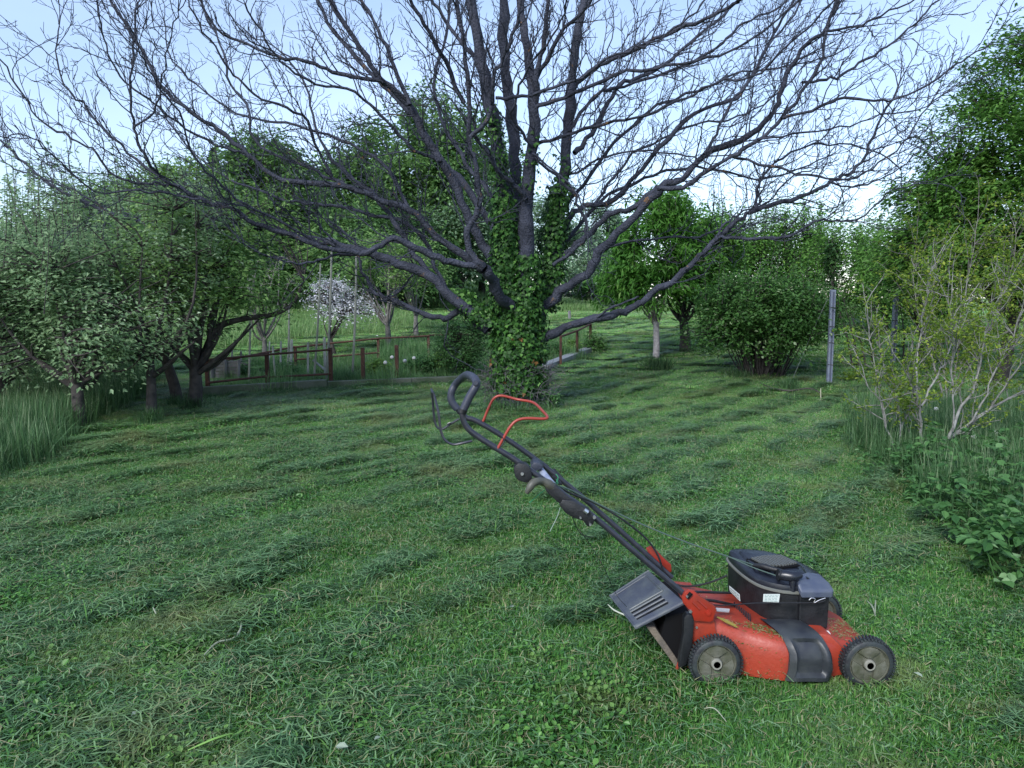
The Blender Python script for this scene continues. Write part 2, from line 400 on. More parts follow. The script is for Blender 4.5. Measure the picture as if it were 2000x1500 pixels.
mr = n.nodes.new('ShaderNodeMapRange'); mr.inputs[1].default_value = .53; mr.inputs[2].default_value = .68; mr.inputs[4].default_value = .65
n.links.new(tn.outputs['Fac'], mr.inputs[0])
mxx = n.nodes.new('ShaderNodeMix'); mxx.data_type = 'RGBA'; mxx.inputs['B'].default_value = (.24, .27, .11, 1)
n.links.new(mr.outputs[0], mxx.inputs['Factor']); n.links.new(rp.outputs[0], mxx.inputs['A'])
bs = n.nodes.new('ShaderNodeBsdfPrincipled'); bs.inputs['Roughness'].default_value = .38; bs.inputs['Specular IOR Level'].default_value = .33
tr = n.nodes.new('ShaderNodeBsdfTranslucent'); ms = n.nodes.new('ShaderNodeMixShader'); ms.inputs[0].default_value = .3; o_ = n.nodes.new('ShaderNodeOutputMaterial')
n.links.new(mxx.outputs['Result'], bs.inputs['Base Color']); n.links.new(mxx.outputs['Result'], tr.inputs['Color'])
n.links.new(bs.outputs[0], ms.inputs[1]); n.links.new(tr.outputs[0], ms.inputs[2]); n.links.new(ms.outputs[0], o_.inputs[0])
S = .42
src = []
for i in range(5):
    dens = 1500
    src.append((patch_mesh('turf', 100+i, [
        (dict(n=dens, size=S, hmin=.014, hmax=.038, wd=.0042, lean=1.25, bias=True), 0, .58),
        (dict(n=170, size=S, hmin=.025, hmax=.05, wd=.005, lean=1.1, seg=3), .15, .58),
        (dict(n=120, size=S, hmin=.02, hmax=.07, wd=.0035, lean=.3, lying=1, zmax=.03), .62, .8),
        (dict(n=60+25*i, size=S, hmin=.02, hmax=.06, wd=.003, lean=.6, lying=.6, zmax=.02), .82, 1)]), mgr))
# broad leaved lawn weeds (clover, daisy, plantain) variants
def weed_patch(seed, nleaf, lo, hi):
    rng = np.random.default_rng(seed); n_ = nleaf
    c = np.stack([rng.normal(0, S*.2, n_), rng.normal(0, S*.2, n_), rng.uniform(.012, .04, n_)], 1)
    N = nrm(np.stack([rng.normal(0, .45, n_), rng.normal(0, .45, n_), np.ones(n_)], 1)); D = rng.normal(0, 1, (n_, 3))
    L = rng.uniform(lo, hi, n_)
    return leafmesh('weeds', c, N, D, L, L*.8, rng, rnd=rng.uniform(.1, .6, n_), shape=1, fold=.1)
for i in range(3): src.append((weed_patch(300+i, 260, .010, .020), mgr))
src.append((weed_patch(310, 40, .018, .03), mgr))
mgm = mgr.copy(); mgm.name = 'brightened_grass_blades'  # same turf in lighter colours: mid-lawn brightness painted into the blades
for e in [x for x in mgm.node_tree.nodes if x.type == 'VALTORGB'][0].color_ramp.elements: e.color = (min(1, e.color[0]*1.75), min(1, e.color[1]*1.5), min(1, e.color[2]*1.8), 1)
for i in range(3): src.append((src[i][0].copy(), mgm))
for m_, _ in src[9:]: m_.materials.clear()
def in_lawn(x, y):
    ok = ~inpoly(x, y, GP)
    return ok
rng = np.random.default_rng(5)
pts = []
def ring(y0, y1, sp, wfac=.74, pad=.6):
    ys = np.arange(y0, y1, sp); res = []
    for yy in ys:
        hw = wfac*yy+pad; xs = np.arange(-hw, hw, sp); res.append(np.stack([xs, np.full(len(xs), yy)], 1))
    a = np.concatenate(res); return a+rng.uniform(-sp*.45, sp*.45, a.shape)
A = ring(1.7, 13.5, .235); A = A[in_lawn(A[:, 0], A[:, 1])]
idx = rng.integers(0, 5, len(A)); sc_ = rng.uniform(.75, 1.15, len(A))*(.9+.5*(vnoise(A[:, 0]*.9, A[:, 1]*.9, 20)-.4))
Bp = ring(1.7, 9, .33); kw = vnoise(Bp[:, 0]*1.1, Bp[:, 1]*1.1, 8) > .6; Bp = Bp[kw & in_lawn(Bp[:, 0], Bp[:, 1])]
up_ = rng.random(len(A)) < .75*sstep(5.5, 10, A[:, 1]+1.2*(vnoise(A[:, 0]*.6, A[:, 1]*.6, 61)-.5)*2); idx = np.where(up_, rng.integers(9, 12, len(A)), idx)  # brightened turf copies take over with distance
idb = rng.integers(5, 9, len(Bp)); scb = rng.uniform(.7, 1.3, len(Bp))
nA = len(A); X = np.concatenate([A, Bp]); idx = np.concatenate([idx, idb]); sc_ = np.concatenate([sc_, scb])
z = height(X[:, 0], X[:, 1])+.009*rows_on(X[:, 0], X[:, 1])*sstep(16, 11, X[:, 1])
pts = np.column_stack([X, z-.002]); rot = np.zeros((len(pts), 3)); rot[:, 2] = rng.uniform(0, 6.28, len(pts)); rot[:nA, 2] = math.radians(52)+math.pi*(row_strength(A[:, 0], A[:, 1], -1) % 2)+rng.normal(0, .35, nA)
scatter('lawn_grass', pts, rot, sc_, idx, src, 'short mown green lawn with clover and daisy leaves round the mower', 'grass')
print('lawn near', len(pts))
# farther lawn: coarser patches
mgf = mgr.copy(); mgf.name = 'far_grass_blades'  # lightened copy: the brighter look of the far lawn is in its colour
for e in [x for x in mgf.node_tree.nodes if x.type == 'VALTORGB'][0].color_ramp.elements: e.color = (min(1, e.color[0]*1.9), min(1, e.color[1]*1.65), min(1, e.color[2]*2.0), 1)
S2 = .9
src2 = []
for i in range(4):
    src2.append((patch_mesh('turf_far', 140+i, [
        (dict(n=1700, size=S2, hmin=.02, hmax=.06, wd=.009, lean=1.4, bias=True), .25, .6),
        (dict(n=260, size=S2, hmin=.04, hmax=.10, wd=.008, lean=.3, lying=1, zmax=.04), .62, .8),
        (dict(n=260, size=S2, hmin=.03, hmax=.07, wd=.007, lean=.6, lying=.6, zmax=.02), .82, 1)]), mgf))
A = ring(12.8, 34, .52, pad=2); A = A[in_lawn(A[:, 0], A[:, 1])]
z = height(A[:, 0], A[:, 1]); pts = np.column_stack([A, z-.003]); rot = np.zeros((len(pts), 3)); rot[:, 2] = math.radians(52)+math.pi*(np.floor(row_strength(A[:, 0], A[:, 1], -1)/2) % 2)+rng.normal(0, .3, len(pts))
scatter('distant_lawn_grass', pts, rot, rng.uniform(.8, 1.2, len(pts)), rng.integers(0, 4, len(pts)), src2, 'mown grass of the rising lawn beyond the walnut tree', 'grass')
# ------------------------------------------------------------------ clippings in rows and clumps
src3 = []
for i in range(8):
    thick = i in (4, 5)
    if i > 5:
        src3.append((patch_mesh('clippings', 500+i, [(dict(n=70, size=.5, hmin=.03, hmax=.13, wd=.004, lean=.3, lying=.97, zmax=.035, seg=3, curl=1.2), .62, .80), (dict(n=14, size=.5, hmin=.03, hmax=.10, wd=.003, lean=.3, lying=.97, zmax=.035, seg=3, curl=1.2), .84, 1)]), mgr)); continue
    src3.append((patch_mesh('clippings', 500+i, [
        (dict(n=330 if not thick else 560, size=.26 if not thick else .20, hmin=.04, hmax=.12, wd=.0055, lean=.3, lying=1.1, zmax=.014 if not thick else .038, seg=3, curl=1.2, gauss=True), .60, .67),  # bottom layer: shade under the clippings painted as very dark blades
        (dict(n=170 if not thick else 240, size=.30 if not thick else .22, hmin=.04, hmax=.14, wd=.0042, lean=.3, lying=1.1, zmax=.026 if not thick else .06, seg=3, curl=1.2, gauss=True), .68, .80),
        (dict(n=60, gauss=True, size=.34, hmin=.03, hmax=.1, wd=.004, lean=.5, lying=.8, zmax=.045, seg=3, curl=1), .3, .6),
        (dict(n=22, gauss=True, size=.34, hmin=.03, hmax=.12, wd=.003, lean=.5, lying=.9, zmax=.05, seg=3, curl=1), .84, 1)]), mgr))
A = ring(1.7, 24, .135); st = rows_on(A[:, 0], A[:, 1])*1.1
left = sstep(1.5, -2.5, A[:, 0]-.15*A[:, 1])                       # the lower left is strewn more thickly
st = st*1.05+left*.25*sstep(.35, .75, vnoise(A[:, 0]*1.6, A[:, 1]*1.6, 31))
st = st*(1-.75*sstep(.3, 1.2, A[:, 0])*sstep(4.5, 3.2, A[:, 1]))
keep = (rng.random(len(A)) < st*.72) & in_lawn(A[:, 0], A[:, 1]) & ~((A[:, 0] > .35) & (A[:, 0] < 1.75) & (A[:, 1] > 2.3) & (A[:, 1] < 3.6)); A = A[keep]; st = st[keep]
z = height(A[:, 0], A[:, 1])+.012*rows_on(A[:, 0], A[:, 1])*sstep(16, 11, A[:, 1])
heap = (vnoise(A[:, 0]*2.2, A[:, 1]*2.2, 77) > .66)
ia = np.where(heap, rng.integers(4, 6, len(A)), rng.integers(0, 4, len(A)))
pts = np.column_stack([A, z+.009]); rot = np.stack([rng.normal(0, .05, len(A)), rng.normal(0, .05, len(A)), math.radians(52)+math.pi*rng.integers(0, 2, len(A))+rng.normal(0, .22, len(A))], 1)
B2 = ring(1.7, 14, .30); B2 = B2[in_lawn(B2[:, 0], B2[:, 1])]; B2 = B2[rng.random(len(B2)) < .35+.5*sstep(2, -2, B2[:, 0])]
pts = np.concatenate([pts, np.column_stack([B2, height(B2[:, 0], B2[:, 1])+.012])]); r2_ = np.zeros((len(B2), 3)); r2_[:, 2] = rng.uniform(0, 6.28, len(B2)); rot = np.concatenate([rot, r2_]); ia = np.concatenate([ia, rng.integers(6, 8, len(B2))])
scatter('grass_clippings', pts, rot, rng.uniform(.6, 1.3, len(pts)), ia, src3, 'wilted grass clippings lying in rows and clumps over the lawn', 'clippings')
print('clippings', len(pts))
# ================================================================== WALNUT TREE
bark = bpy.data.materials.new('walnut_bark'); bark.use_nodes = True; n = bark.node_tree; b = n.nodes['Principled BSDF']
b.inputs['Roughness'].default_value = .7; b.inputs['Specular IOR Level'].default_value = .35
g_ = n.nodes.new('ShaderNodeNewGeometry')
t1 = n.nodes.new('ShaderNodeTexNoise'); t1.inputs['Scale'].default_value = 6; t1.inputs['Detail'].default_value = 7; t1.inputs['Roughness'].default_value = .65
t2 = n.nodes.new('ShaderNodeTexNoise'); t2.inputs['Scale'].default_value = 4.5; t2.inputs['Detail'].default_value = 8; t2.inputs['Roughness'].default_value = .75
t3 = n.nodes.new('ShaderNodeTexNoise'); t3.inputs['Scale'].default_value = 38; t3.inputs['Detail'].default_value = 4
for t in (t1, t2, t3): n.links.new(g_.outputs['Position'], t.inputs['Vector'])
r1 = n.nodes.new('ShaderNodeValToRGB'); r1.color_ramp.elements[0].color = (.011, .014, .024, 1); r1.color_ramp.elements[1].color = (.056, .062, .092, 1)
r1.color_ramp.elements[0].position = .32; r1.color_ramp.elements[1].position = .7; n.links.new(t1.outputs['Fac'], r1.inputs[0])
mr = n.nodes.new('ShaderNodeMapRange'); mr.inputs[1].default_value = .62; mr.inputs[2].default_value = .67; mr.inputs[4].default_value = .7
n.links.new(t2.outputs['Fac'], mr.inputs[0])
xm = n.nodes.new('ShaderNodeMix'); xm.data_type = 'RGBA'; xm.inputs['B'].default_value = (.24, .12, .025, 1)
n.links.new(mr.outputs[0], xm.inputs['Factor']); n.links.new(r1.outputs[0], xm.inputs['A']); n.links.new(xm.outputs['Result'], b.inputs['Base Color'])
bp = n.nodes.new('ShaderNodeBump'); bp.inputs['Strength'].default_value = 1; bp.inputs['Distance'].default_value = .03
n.links.new(t3.outputs['Fac'], bp.inputs['Height']); n.links.new(bp.outputs[0], b.inputs['Normal'])
WB = G(1012, 795); WY = WB[1]
walnut = empty('walnut_tree', WB, 'large bare spreading walnut tree with ivy-covered trunk behind the lawn mower', 'tree')
WR = random.Random(11); WN = np.random.default_rng(11)
# measured limbs: pixel polyline, depth offset at start and end (metres, minus = nearer), thickness in pixels start/end
LIMBS = [
 ('K', [(1056,618),(1030,607),(1005,600),(977,584),(959,542),(942,520)], 0, -.9, 34, 26),
 ('K1', [(942,520),(916,492),(914,448),(935,406),(928,327),(917,280),(917,201),(907,93),(893,0),(880,-120)], -.9, -1.6, 20, 8),
 ('K2', [(919,268),(954,233),(966,154),(987,103),(1005,56),(1017,0),(1030,-90)], -1.3, -2.0, 11, 6),
 ('K3', [(942,524),(893,514),(847,500),(800,478),(770,465),(735,483),(700,495),(625,482),(575,460),(500,435),(450,405),(400,395),(350,365),(312,345),(280,300),(262,250),(258,175),(260,90),(264,20)], -.9, -2.2, 19, 4),
 ('K4', [(350,365),(310,358),(280,360),(225,345),(190,300),(140,270),(85,240),(45,185),(0,115),(-50,60)], -1.9, -2.6, 7, 3),
 ('K5', [(312,345),(250,295),(190,240),(160,200),(125,165),(110,100),(115,50)], -2.0, -1.6, 7, 2.5),
 ('K6', [(400,395),(345,380),(270,370),(185,372),(100,300),(50,265),(0,270)], -1.8, -2.9, 6, 2.5),
 ('L', [(955,645),(915,608),(875,575),(840,540),(775,515),(725,495),(660,478),(600,465),(520,448),(430,445),(350,455),(310,442),(240,425),(175,400),(100,360),(50,320),(0,270),(-60,215)], -.1, 1.0, 30, 3),
 ('L1', [(520,448),(440,430),(330,415),(240,425),(165,380),(90,350),(30,330),(0,305)], .3, .2, 8, 2.5),
 ('L2', [(930,628),(897,606),(869,622),(822,611),(783,590),(744,580),(718,551),(702,512),(690,470),(640,430)], 0, 1.2, 19, 5),
 ('L3', [(744,580),(775,572),(800,545),(814,525),(800,505)], .6, .3, 7, 3),
 ('L4', [(840,540),(812,500),(780,450),(735,385),(690,350),(640,300),(615,240),(600,170),(560,110)], .2, .9, 16, 4),
 ('M', [(975,520),(931,457),(893,373),(861,313),(828,262),(800,205),(750,160),(725,125),(690,75),(645,0),(610,-70)], -.1, -.8, 26, 9),
 ('M1', [(750,160),(700,150),(650,140),(600,120),(550,112),(500,95),(435,65),(400,20),(380,-40)], -.6, -1.3, 11, 4),
 ('M2', [(861,313),(820,300),(780,265),(735,215),(690,180),(620,165),(560,130),(520,80),(480,10)], -.4, -1.8, 10, 4),
 ('M3', [(800,205),(770,130),(740,60),(700,-10),(670,-60)], -.6, 0, 11, 6),
 ('N', [(985,500),(968,453),(940,411),(893,345),(850,300),(820,240),(770,190),(700,120),(640,40),(600,-40)], .3, 1.7, 22, 7),
 ('O', [(972,560),(935,520),(890,490),(840,450),(800,410),(750,395),(700,372),(650,360),(550,350),(480,300),(435,260),(390,230),(325,180),(285,115),(240,40),(215,0),(190,-60)], .2, .2, 20, 5),
 ('O1', [(690,370),(640,345),(600,325),(525,295),(490,260),(485,210),(450,165),(435,100),(400,25),(385,-30)], .2, 1.3, 9, 4),
 ('O2', [(650,350),(615,280),(590,225),(525,200),(475,165),(440,125),(400,60),(365,0)], .3, -.9, 8, 3.5),
 ('O3', [(480,300),(420,280),(350,240),(300,200),(255,170),(215,120),(200,60),(190,0)], .2, -.8, 6, 3),
 ('O4', [(800,410),(760,330),(700,290),(640,265),(560,240),(480,230),(400,180),(340,120),(320,40)], .2, 2.2, 9, 3),
 ('A', [(990,640),(987,513),(985,373),(961,233),(940,117),(919,0),(905,-120)], -.1, -.3, 44, 20),
 ('A1', [(907,201),(870,121),(828,47),(800,-5),(780,-60)], -.6, -1.5, 12, 7),
 ('A2', [(940,117),(900,85),(856,19),(828,-20),(800,-70)], -.2, .6, 11, 6),
 ('B', [(1012,440),(1005,330),(1001,233),(987,140),(984,0),(978,-120)], .3, .6, 36, 22),
 ('C', [(1018,640),(1026,481),(1029,397),(1038,303),(1045,224),(1033,117),(1019,28),(1010,-100)], -.2, -.3, 46, 15),
 ('C2', [(1044,230),(1047,154),(1061,93),(1066,28),(1070,-80)], -.2, -.8, 16, 9),
 ('C3', [(1047,154),(1089,75),(1145,14),(1180,-40)], -.3, -1.2, 12, 7),
 ('C4', [(1040,290),(1020,260),(1000,225),(1010,180),(1040,120),(1090,60),(1110,0)], -.3, -1.6, 9, 4),
 ('C5', [(1028,390),(1010,365),(980,345),(955,300),(930,270),(925,225)], -.4, -1.0, 16, 6),
 ('D', [(1048,620),(1075,537),(1080,443),(1099,350),(1110,257),(1117,163),(1127,70),(1145,0),(1155,-110)], .2, .5, 38, 15),
 ('D1', [(1122,299),(1155,261),(1187,201),(1220,159),(1267,145),(1330,100),(1400,40),(1450,0),(1500,-40)], .4, 2.0, 14, 5),
 ('D2', [(1116,180),(1150,140),(1200,115),(1280,73),(1357,45),(1417,17),(1445,0),(1490,-30)], .5, -.8, 14, 6),
 ('D3', [(1100,345),(1140,330),(1200,300),(1270,297),(1340,304),(1385,320),(1440,360)], .3, -.6, 7, 2.5),
 ('V', [(968,191),(1010,190),(1061,177),(1136,149),(1187,112),(1260,85),(1300,70),(1360,20),(1400,-30)], -1.2, -1.9, 9, 4),
 ('V1', [(1045,210),(1100,190),(1200,147),(1252,136),(1357,119),(1445,91),(1520,40),(1560,0)], -.3, -1.4, 11, 4),
 ('V2', [(1110,257),(1160,190),(1200,171),(1280,150),(1368,112),(1410,84),(1452,45),(1515,17),(1560,-20)], .3, 1.0, 9, 4),
 ('V3', [(1050,280),(1110,265),(1180,240),(1260,225),(1340,190),(1400,160),(1470,150),(1540,90),(1590,40),(1640,-10)], -.2, -2.0, 9, 3.5),
 ('E', [(1078,520),(1089,471),(1117,420),(1145,401),(1200,388),(1270,312),(1340,234),(1400,205),(1445,185),(1487,115),(1520,50),(1560,-20)], .3, 1.0, 18, 5),
 ('E1', [(1160,400),(1200,345),(1240,300),(1310,262),(1370,240),(1440,230),(1510,190),(1580,120)], .5, 1.8, 8, 3),
 ('H', [(1080,518),(1127,481),(1145,448),(1131,406),(1113,369),(1057,322),(1040,300)], -.2, -.5, 10, 6),
 ('I', [(1072,535),(1108,495),(1145,462),(1187,420),(1239,406),(1284,364)], .2, -.3, 16, 14),
 ('G', [(1045,612),(1070,595),(1099,565),(1145,537),(1169,495),(1220,443),(1267,392),(1300,360),(1333,350),(1375,301),(1445,276),(1490,241),(1515,210),(1532,164),(1564,98),(1606,63),(1634,7),(1660,-70)], 0, -1.2, 27, 7),
 ('G2', [(1284,368),(1333,367),(1368,343),(1424,308),(1480,273),(1529,227),(1574,171),(1606,112),(1620,35),(1640,-20)], -.7, -1.6, 13, 6),
 ('G3', [(1428,305),(1501,325),(1578,341),(1655,350),(1718,318),(1774,266),(1810,210)], -.9, -1.3, 7, 3),
 ('G4', [(1529,231),(1602,210),(1651,189),(1707,196),(1774,185),(1847,140),(1886,115),(1930,90)], -1.2, -2.0, 8, 3),
 ('G5', [(1567,161),(1613,157),(1655,140),(1707,108),(1760,70),(1812,21),(1850,-20)], -1.0, -.3, 7, 3.5),
 ('G6', [(1375,301),(1400,260),(1430,200),(1470,150),(1500,90),(1550,30),(1580,-20)], -.9, .5, 8, 4),
 ('G7', [(1480,273),(1550,262),(1640,250),(1720,225),(1790,215),(1850,180)], -1.2, -.4, 5, 2.5),
 ('G8', [(1610,60),(1680,50),(1740,20),(1800,-10)], -1.1, -1.8, 6, 3),
 ('J', [(1040,672),(1064,660),(1117,635),(1173,621),(1211,611),(1248,593),(1275,572),(1320,545),(1350,518),(1380,488),(1404,461),(1440,431),(1476,410),(1530,395),(1575,380),(1620,356),(1656,340),(1690,300),(1720,230),(1760,170)], -.1, -.6, 24, 5),
 ('J1', [(1160,622),(1200,600),(1250,580)], -.2, -.5, 7, 5),
 ('J2', [(1404,463),(1440,465),(1485,465),(1530,464),(1575,443),(1599,430),(1635,434),(1671,428),(1710,404),(1734,380),(1780,360)], -.5, -1.3, 9, 3),
 ('J3', [(1169,492),(1200,478),(1275,467),(1365,462),(1400,449)], -.1, .3, 7, 5),
 ('J4', [(1476,410),(1480,370),(1500,330),(1560,290),(1620,280),(1700,290),(1760,330)], -.5, .4, 7, 3),
 ('J5', [(1620,356),(1670,365),(1720,350),(1770,320),(1800,290)], -.6, 0, 5, 2.5),
 ('J6', [(1404,461),(1412,440),(1440,420),(1500,395),(1540,350),(1590,330)], -.5, .6, 6, 3),
 ('Q', [(875,575),(850,520),(830,470),(780,430),(720,420),(650,400),(580,395),(500,370),(430,340),(380,300),(330,240)], .2, 2.4, 12, 3.5),
 ('Q1', [(700,495),(650,500),(600,515),(560,512),(520,500),(470,470)], -1.1, -1.8, 8, 3),
 ('Q2', [(440,448),(420,475),(370,500),(320,510),(260,500)], .4, -.4, 5, 2.5),
 ('Q3', [(350,455),(310,480),(280,510),(210,525),(150,510)], .6, -.1, 5, 2.5),
 ('Q4', [(262,250),(300,220),(320,150),(330,90),(350,20)], -2.1, -2.8, 5, 2.5),
 ('Q5', [(625,482),(560,440),(480,400),(420,350),(370,290),(350,220),(300,150),(270,100)], -1.2, -2.9, 8, 3),
 ('R1', [(990,420),(960,380),(900,300),(860,230),(850,150),(870,70),(880,0)], .4, 2.0, 12, 6),
 ('R2', [(1090,500),(1130,440),(1190,380),(1260,350),(1320,330),(1400,330),(1480,350),(1560,330),(1630,300)], .4, 2.4, 11, 3),
 ('R3', [(1080,440),(1160,330),(1240,240),(1300,200),(1380,170),(1450,140),(1540,130),(1620,110)], .5, 2.2, 10, 3),
 ('R4', [(1040,300),(1080,330),(1120,370),(1145,420),(1150,480)], -.5, -1.2, 6, 3),
]
def catm(pts, m): return np.array(catmull(pts, m))
def limb_pts(pl, d0, d1):
    L = np.cumsum([0]+[math.dist(pl[i], pl[i+1]) for i in range(len(pl)-1)]); L = L/L[-1]
    return [P(px, py, WY+d0+(d1-d0)*l) for (px, py), l in zip(pl, L)]
CEN = np.array([WB[0], WY, 2.0])
def kinked(start, direc, length, npt, R, up, wob):
    p = start.copy(); d = direc.copy(); out = [p.copy()]
    for i in range(npt-1):
        d = d+R.normal(0, wob, 3)+np.array([0, 0, up]); d /= np.linalg.norm(d)
        p = p+d*length/(npt-1); out.append(p.copy())
    return np.array(out)
def secondaries(path, r0, r1, R, level, store, spacing, len0, keep=1.0):
    """side branches along a path, alternately left and right, swept towards the limb's tip"""
    seg = np.linalg.norm(np.diff(path, axis=0), axis=1); L = np.concatenate([[0], np.cumsum(seg)]); tot = L[-1]
    s = spacing*R.uniform(.4, 1); side = 1
    while s < tot:
        i = min(np.searchsorted(L, s)-1, len(seg)-1); i = max(i, 0); f = (s-L[i])/max(seg[i], 1e-6)
        p = path[i]*(1-f)+path[i+1]*f; t = nrm(path[i+1]-path[i]); rr = r0+(r1-r0)*s/tot
        ax = nrm(np.cross(t, R.normal(0, 1, 3)))
        out_ = nrm((p-CEN)*np.array([1, 1, .6]))
        a = R.uniform(.6, 1.15)
        d = nrm(t*math.cos(a)+ax*math.sin(a)*side+out_*.35+np.array([0, 0, .15]))
        le = len0*R.uniform(.45, 1.25)*(1-.45*s/tot)
        store.append((level, p, d, le, rr)); side = -side
        s += spacing*R.uniform(.55, 1.5)
root_v = []; limb_sets = []
for li, (nm, pl, d0, d1, w0, w1) in enumerate(LIMBS):
    R = np.random.default_rng(1000+li)
    pp = catm(limb_pts(pl, d0, d1), 4)
    wob = R.normal(0, .012, pp.shape); wob[0] = 0; pp = pp+wob
    dist = np.linalg.norm(pp-np.array([0, 0, CAMH]), axis=1)
    fr = np.linspace(0, 1, len(pp)); rad = (w0*(1-fr)**1.15+w1*(1-(1-fr)**1.15))*.5*.75/FPX*dist
    rad = rad*(1+.07*np.sin(fr*37+li)+R.normal(0, .06, len(pp)))
    n_ = len(pp)
    Vt, Ft = tubes(pp[None], rad[None], 10 if w0 > 14 else 7)
    parts = [(Vt, Ft)]
    st = []
    big = w0 > 24
    r0, r1 = rad[0], rad[-1]
    startfrac = .35 if w0 > 20 else (.12 if w0 > 12 else .04)
    k0 = int(len(pp)*startfrac)
    if nm not in ('K', 'I', 'J1', 'H'):
        secondaries(pp[k0:], rad[k0], rad[-1], R, 1, st, .19, 1.0)
        for e in range(3): st.append((1, pp[-1], nrm(nrm(pp[-1]-pp[-3])+R.normal(0, .35, 3)), R.uniform(.5, .9), r1*1.25))
    else: secondaries(pp, r0, r1, R, 2, st, .45, .3)
    g1, g2, g3 = [], [], []
    q = list(st)
    while q:
        lv, p, d, le, rr = q.pop()
        if lv == 1:
            a = kinked(p, d, le, 7, R, .10, .22); rb = min(.010, max(.005, rr*.45)); ra = np.linspace(rb, .0034, 7)
            g1.append((a, ra)); sub = []
            secondaries(a[1:], rb, .004, R, 2, sub, .11, .38); q += sub
            q.append((2, a[-1], nrm(a[-1]-a[-2]), .2, .004))
        elif lv == 2:
            a = kinked(p, d, le, 5, R, .12, .36); rb = min(.0048, max(.0034, rr*.7)); ra = np.linspace(rb, .0027, 5)
            g2.append((a, ra)); sub = []
            if le > .12: secondaries(a[1:], rb, .003, R, 3, sub, .12, .13)
            q += sub
        else:
            a = kinked(p, d, le, 3, R, .1, .25); g3.append((a, np.linspace(.0030, .0025, 3)))
    for g, s_ in ((g1, 5), (g2, 4), (g3, 3)):
        if g: parts.append(tubes([a for a, r in g], [r for a, r in g], s_))
    Vv, Ff = join(parts)
    limb_sets.append((Vv, Ff))
    me = mesh_np('limb', Vv-WB, Ff, smooth=True); me.materials.append(bark)
    o = bpy.data.objects.new('limb', me); COL.objects.link(o); o.parent = walnut
# trunk with buttressed foot
ts = [(1014,805,52),(1014,790,50),(1013,760,46),(1012,720,47),(1011,680,47),(1014,645,44),(1018,615,34),(1022,585,24)]
pp = np.array([P(px, py, WY) for px, py, _ in ts]); pp = catm(list(pp), 5); rr = np.interp(np.linspace(0, 1, len(pp)), np.linspace(0, 1, len(ts)), [w_ for *_, w_ in ts])*.86/FPX*WY
Vt, Ft = tubes(pp[None], rr[None], 28)
cen = np.repeat(pp, 28, 0); ang = np.arctan2(Vt[:, 1]-cen[:, 1], Vt[:, 0]-cen[:, 0]); k = 1+.09*np.sin(ang*5+Vt[:, 2]*1.5)+.05*np.sin(ang*11+Vt[:, 2]*3)
Vt = cen+(Vt-cen)*k[:, None]
me = mesh_np('trunk', Vt-WB, Ft, smooth=True); me.materials.append(bark); o = bpy.data.objects.new('trunk', me); COL.objects.link(o); o.parent = walnut
nt_ = sum(len(f) for v, f in limb_sets)*2; print('walnut tris', nt_)
# ------------------------------------------------------------------ ivy
ivy = leafmat('ivy_leaf', (.010, .038, .009), (.045, .13, .024), (.10, .23, .045), trans=.2, rough=.5, spec=.22)
ivy_dry = leafmat('ivy_dry_leaf', (.20, .09, .03), (.30, .15, .05), trans=.2)
def ivy_on(path, rad, n_, R, spread=1.0, front=.0):
    seg = np.linalg.norm(np.diff(path, axis=0), axis=1); L = np.concatenate([[0], np.cumsum(seg)])
    s = R.uniform(0, L[-1], n_); c = np.stack([np.interp(s, L, path[:, k]) for k in range(3)], 1); r = np.interp(s, L, rad)
    a = R.uniform(0, 2*np.pi, n_)
    if front: a = np.where(R.random(n_) < front, R.normal(-np.pi/2, .9, n_), a)
    N = np.stack([np.cos(a), np.sin(a), np.zeros(n_)], 1)
    C_ = c+N*(r+np.abs(R.normal(.03, .035, n_))*spread)[:, None]
    Nn = nrm(N+R.normal(0, .35, (n_, 3))+np.array([0, 0, .45])); D = nrm(np.array([0, 0, -1.])+R.normal(0, .45, (n_, 3)))
    return C_, Nn, D
R = np.random.default_rng(77)
def pth(pl, d0=0, d1=0): return catm(limb_pts(pl, d0, d1), 4)
jobs = []
tr_path = pth([(1013,770),(1012,720),(1011,680),(1014,640),(1016,605)]); jobs.append((tr_path, np.interp(np.linspace(0, 1, len(tr_path)), [0, .3, .6, 1], [40, 42, 44, 37])/FPX*WY, 4800, 1.4))
p_ = pth([(995,610),(988,540),(987,460),(985,390)], -.1, -.2); jobs.append((p_, np.linspace(29, 15, len(p_))/FPX*WY, 2600, 1.0))
p_ = pth([(985,395),(975,330),(963,250),(955,215)], -.2, -.2); jobs.append((p_, np.linspace(15, 10, len(p_))/FPX*WY, 520, 1.0))
p_ = pth([(1055,610),(1074,540),(1080,450),(1096,365)], .2, .3); jobs.append((p_, np.linspace(26, 18, len(p_))/FPX*WY, 2200, 1.0))
p_ = pth([(1020,620),(1024,560),(1028,500)], -.15, -.2); jobs.append((p_, np.linspace(34, 20, len(p_))/FPX*WY, 1200, 1.0))
p_ = pth([(965,640),(925,600),(890,565)], -.1, .3); jobs.append((p_, np.linspace(30, 14, len(p_))/FPX*WY, 800, 1.2))
p_ = pth([(1030,380),(1037,310),(1045,250)], -.2, -.2); jobs.append((p_, np.linspace(15, 12, len(p_))/FPX*WY, 110, 1.2))
p_ = pth([(1090,380),(1105,300)], .2, .3); jobs.append((p_, np.linspace(16, 13, len(p_))/FPX*WY, 90, 1.2))
Cs, Ns, Ds = zip(*[ivy_on(p_, r_, n_, R, sp, .35) for p_, r_, n_, sp in jobs])
C_ = np.concatenate(Cs); N_ = np.concatenate(Ns); D_ = np.concatenate(Ds); nL = len(C_)
sz = R.uniform(.034, .068, nL)
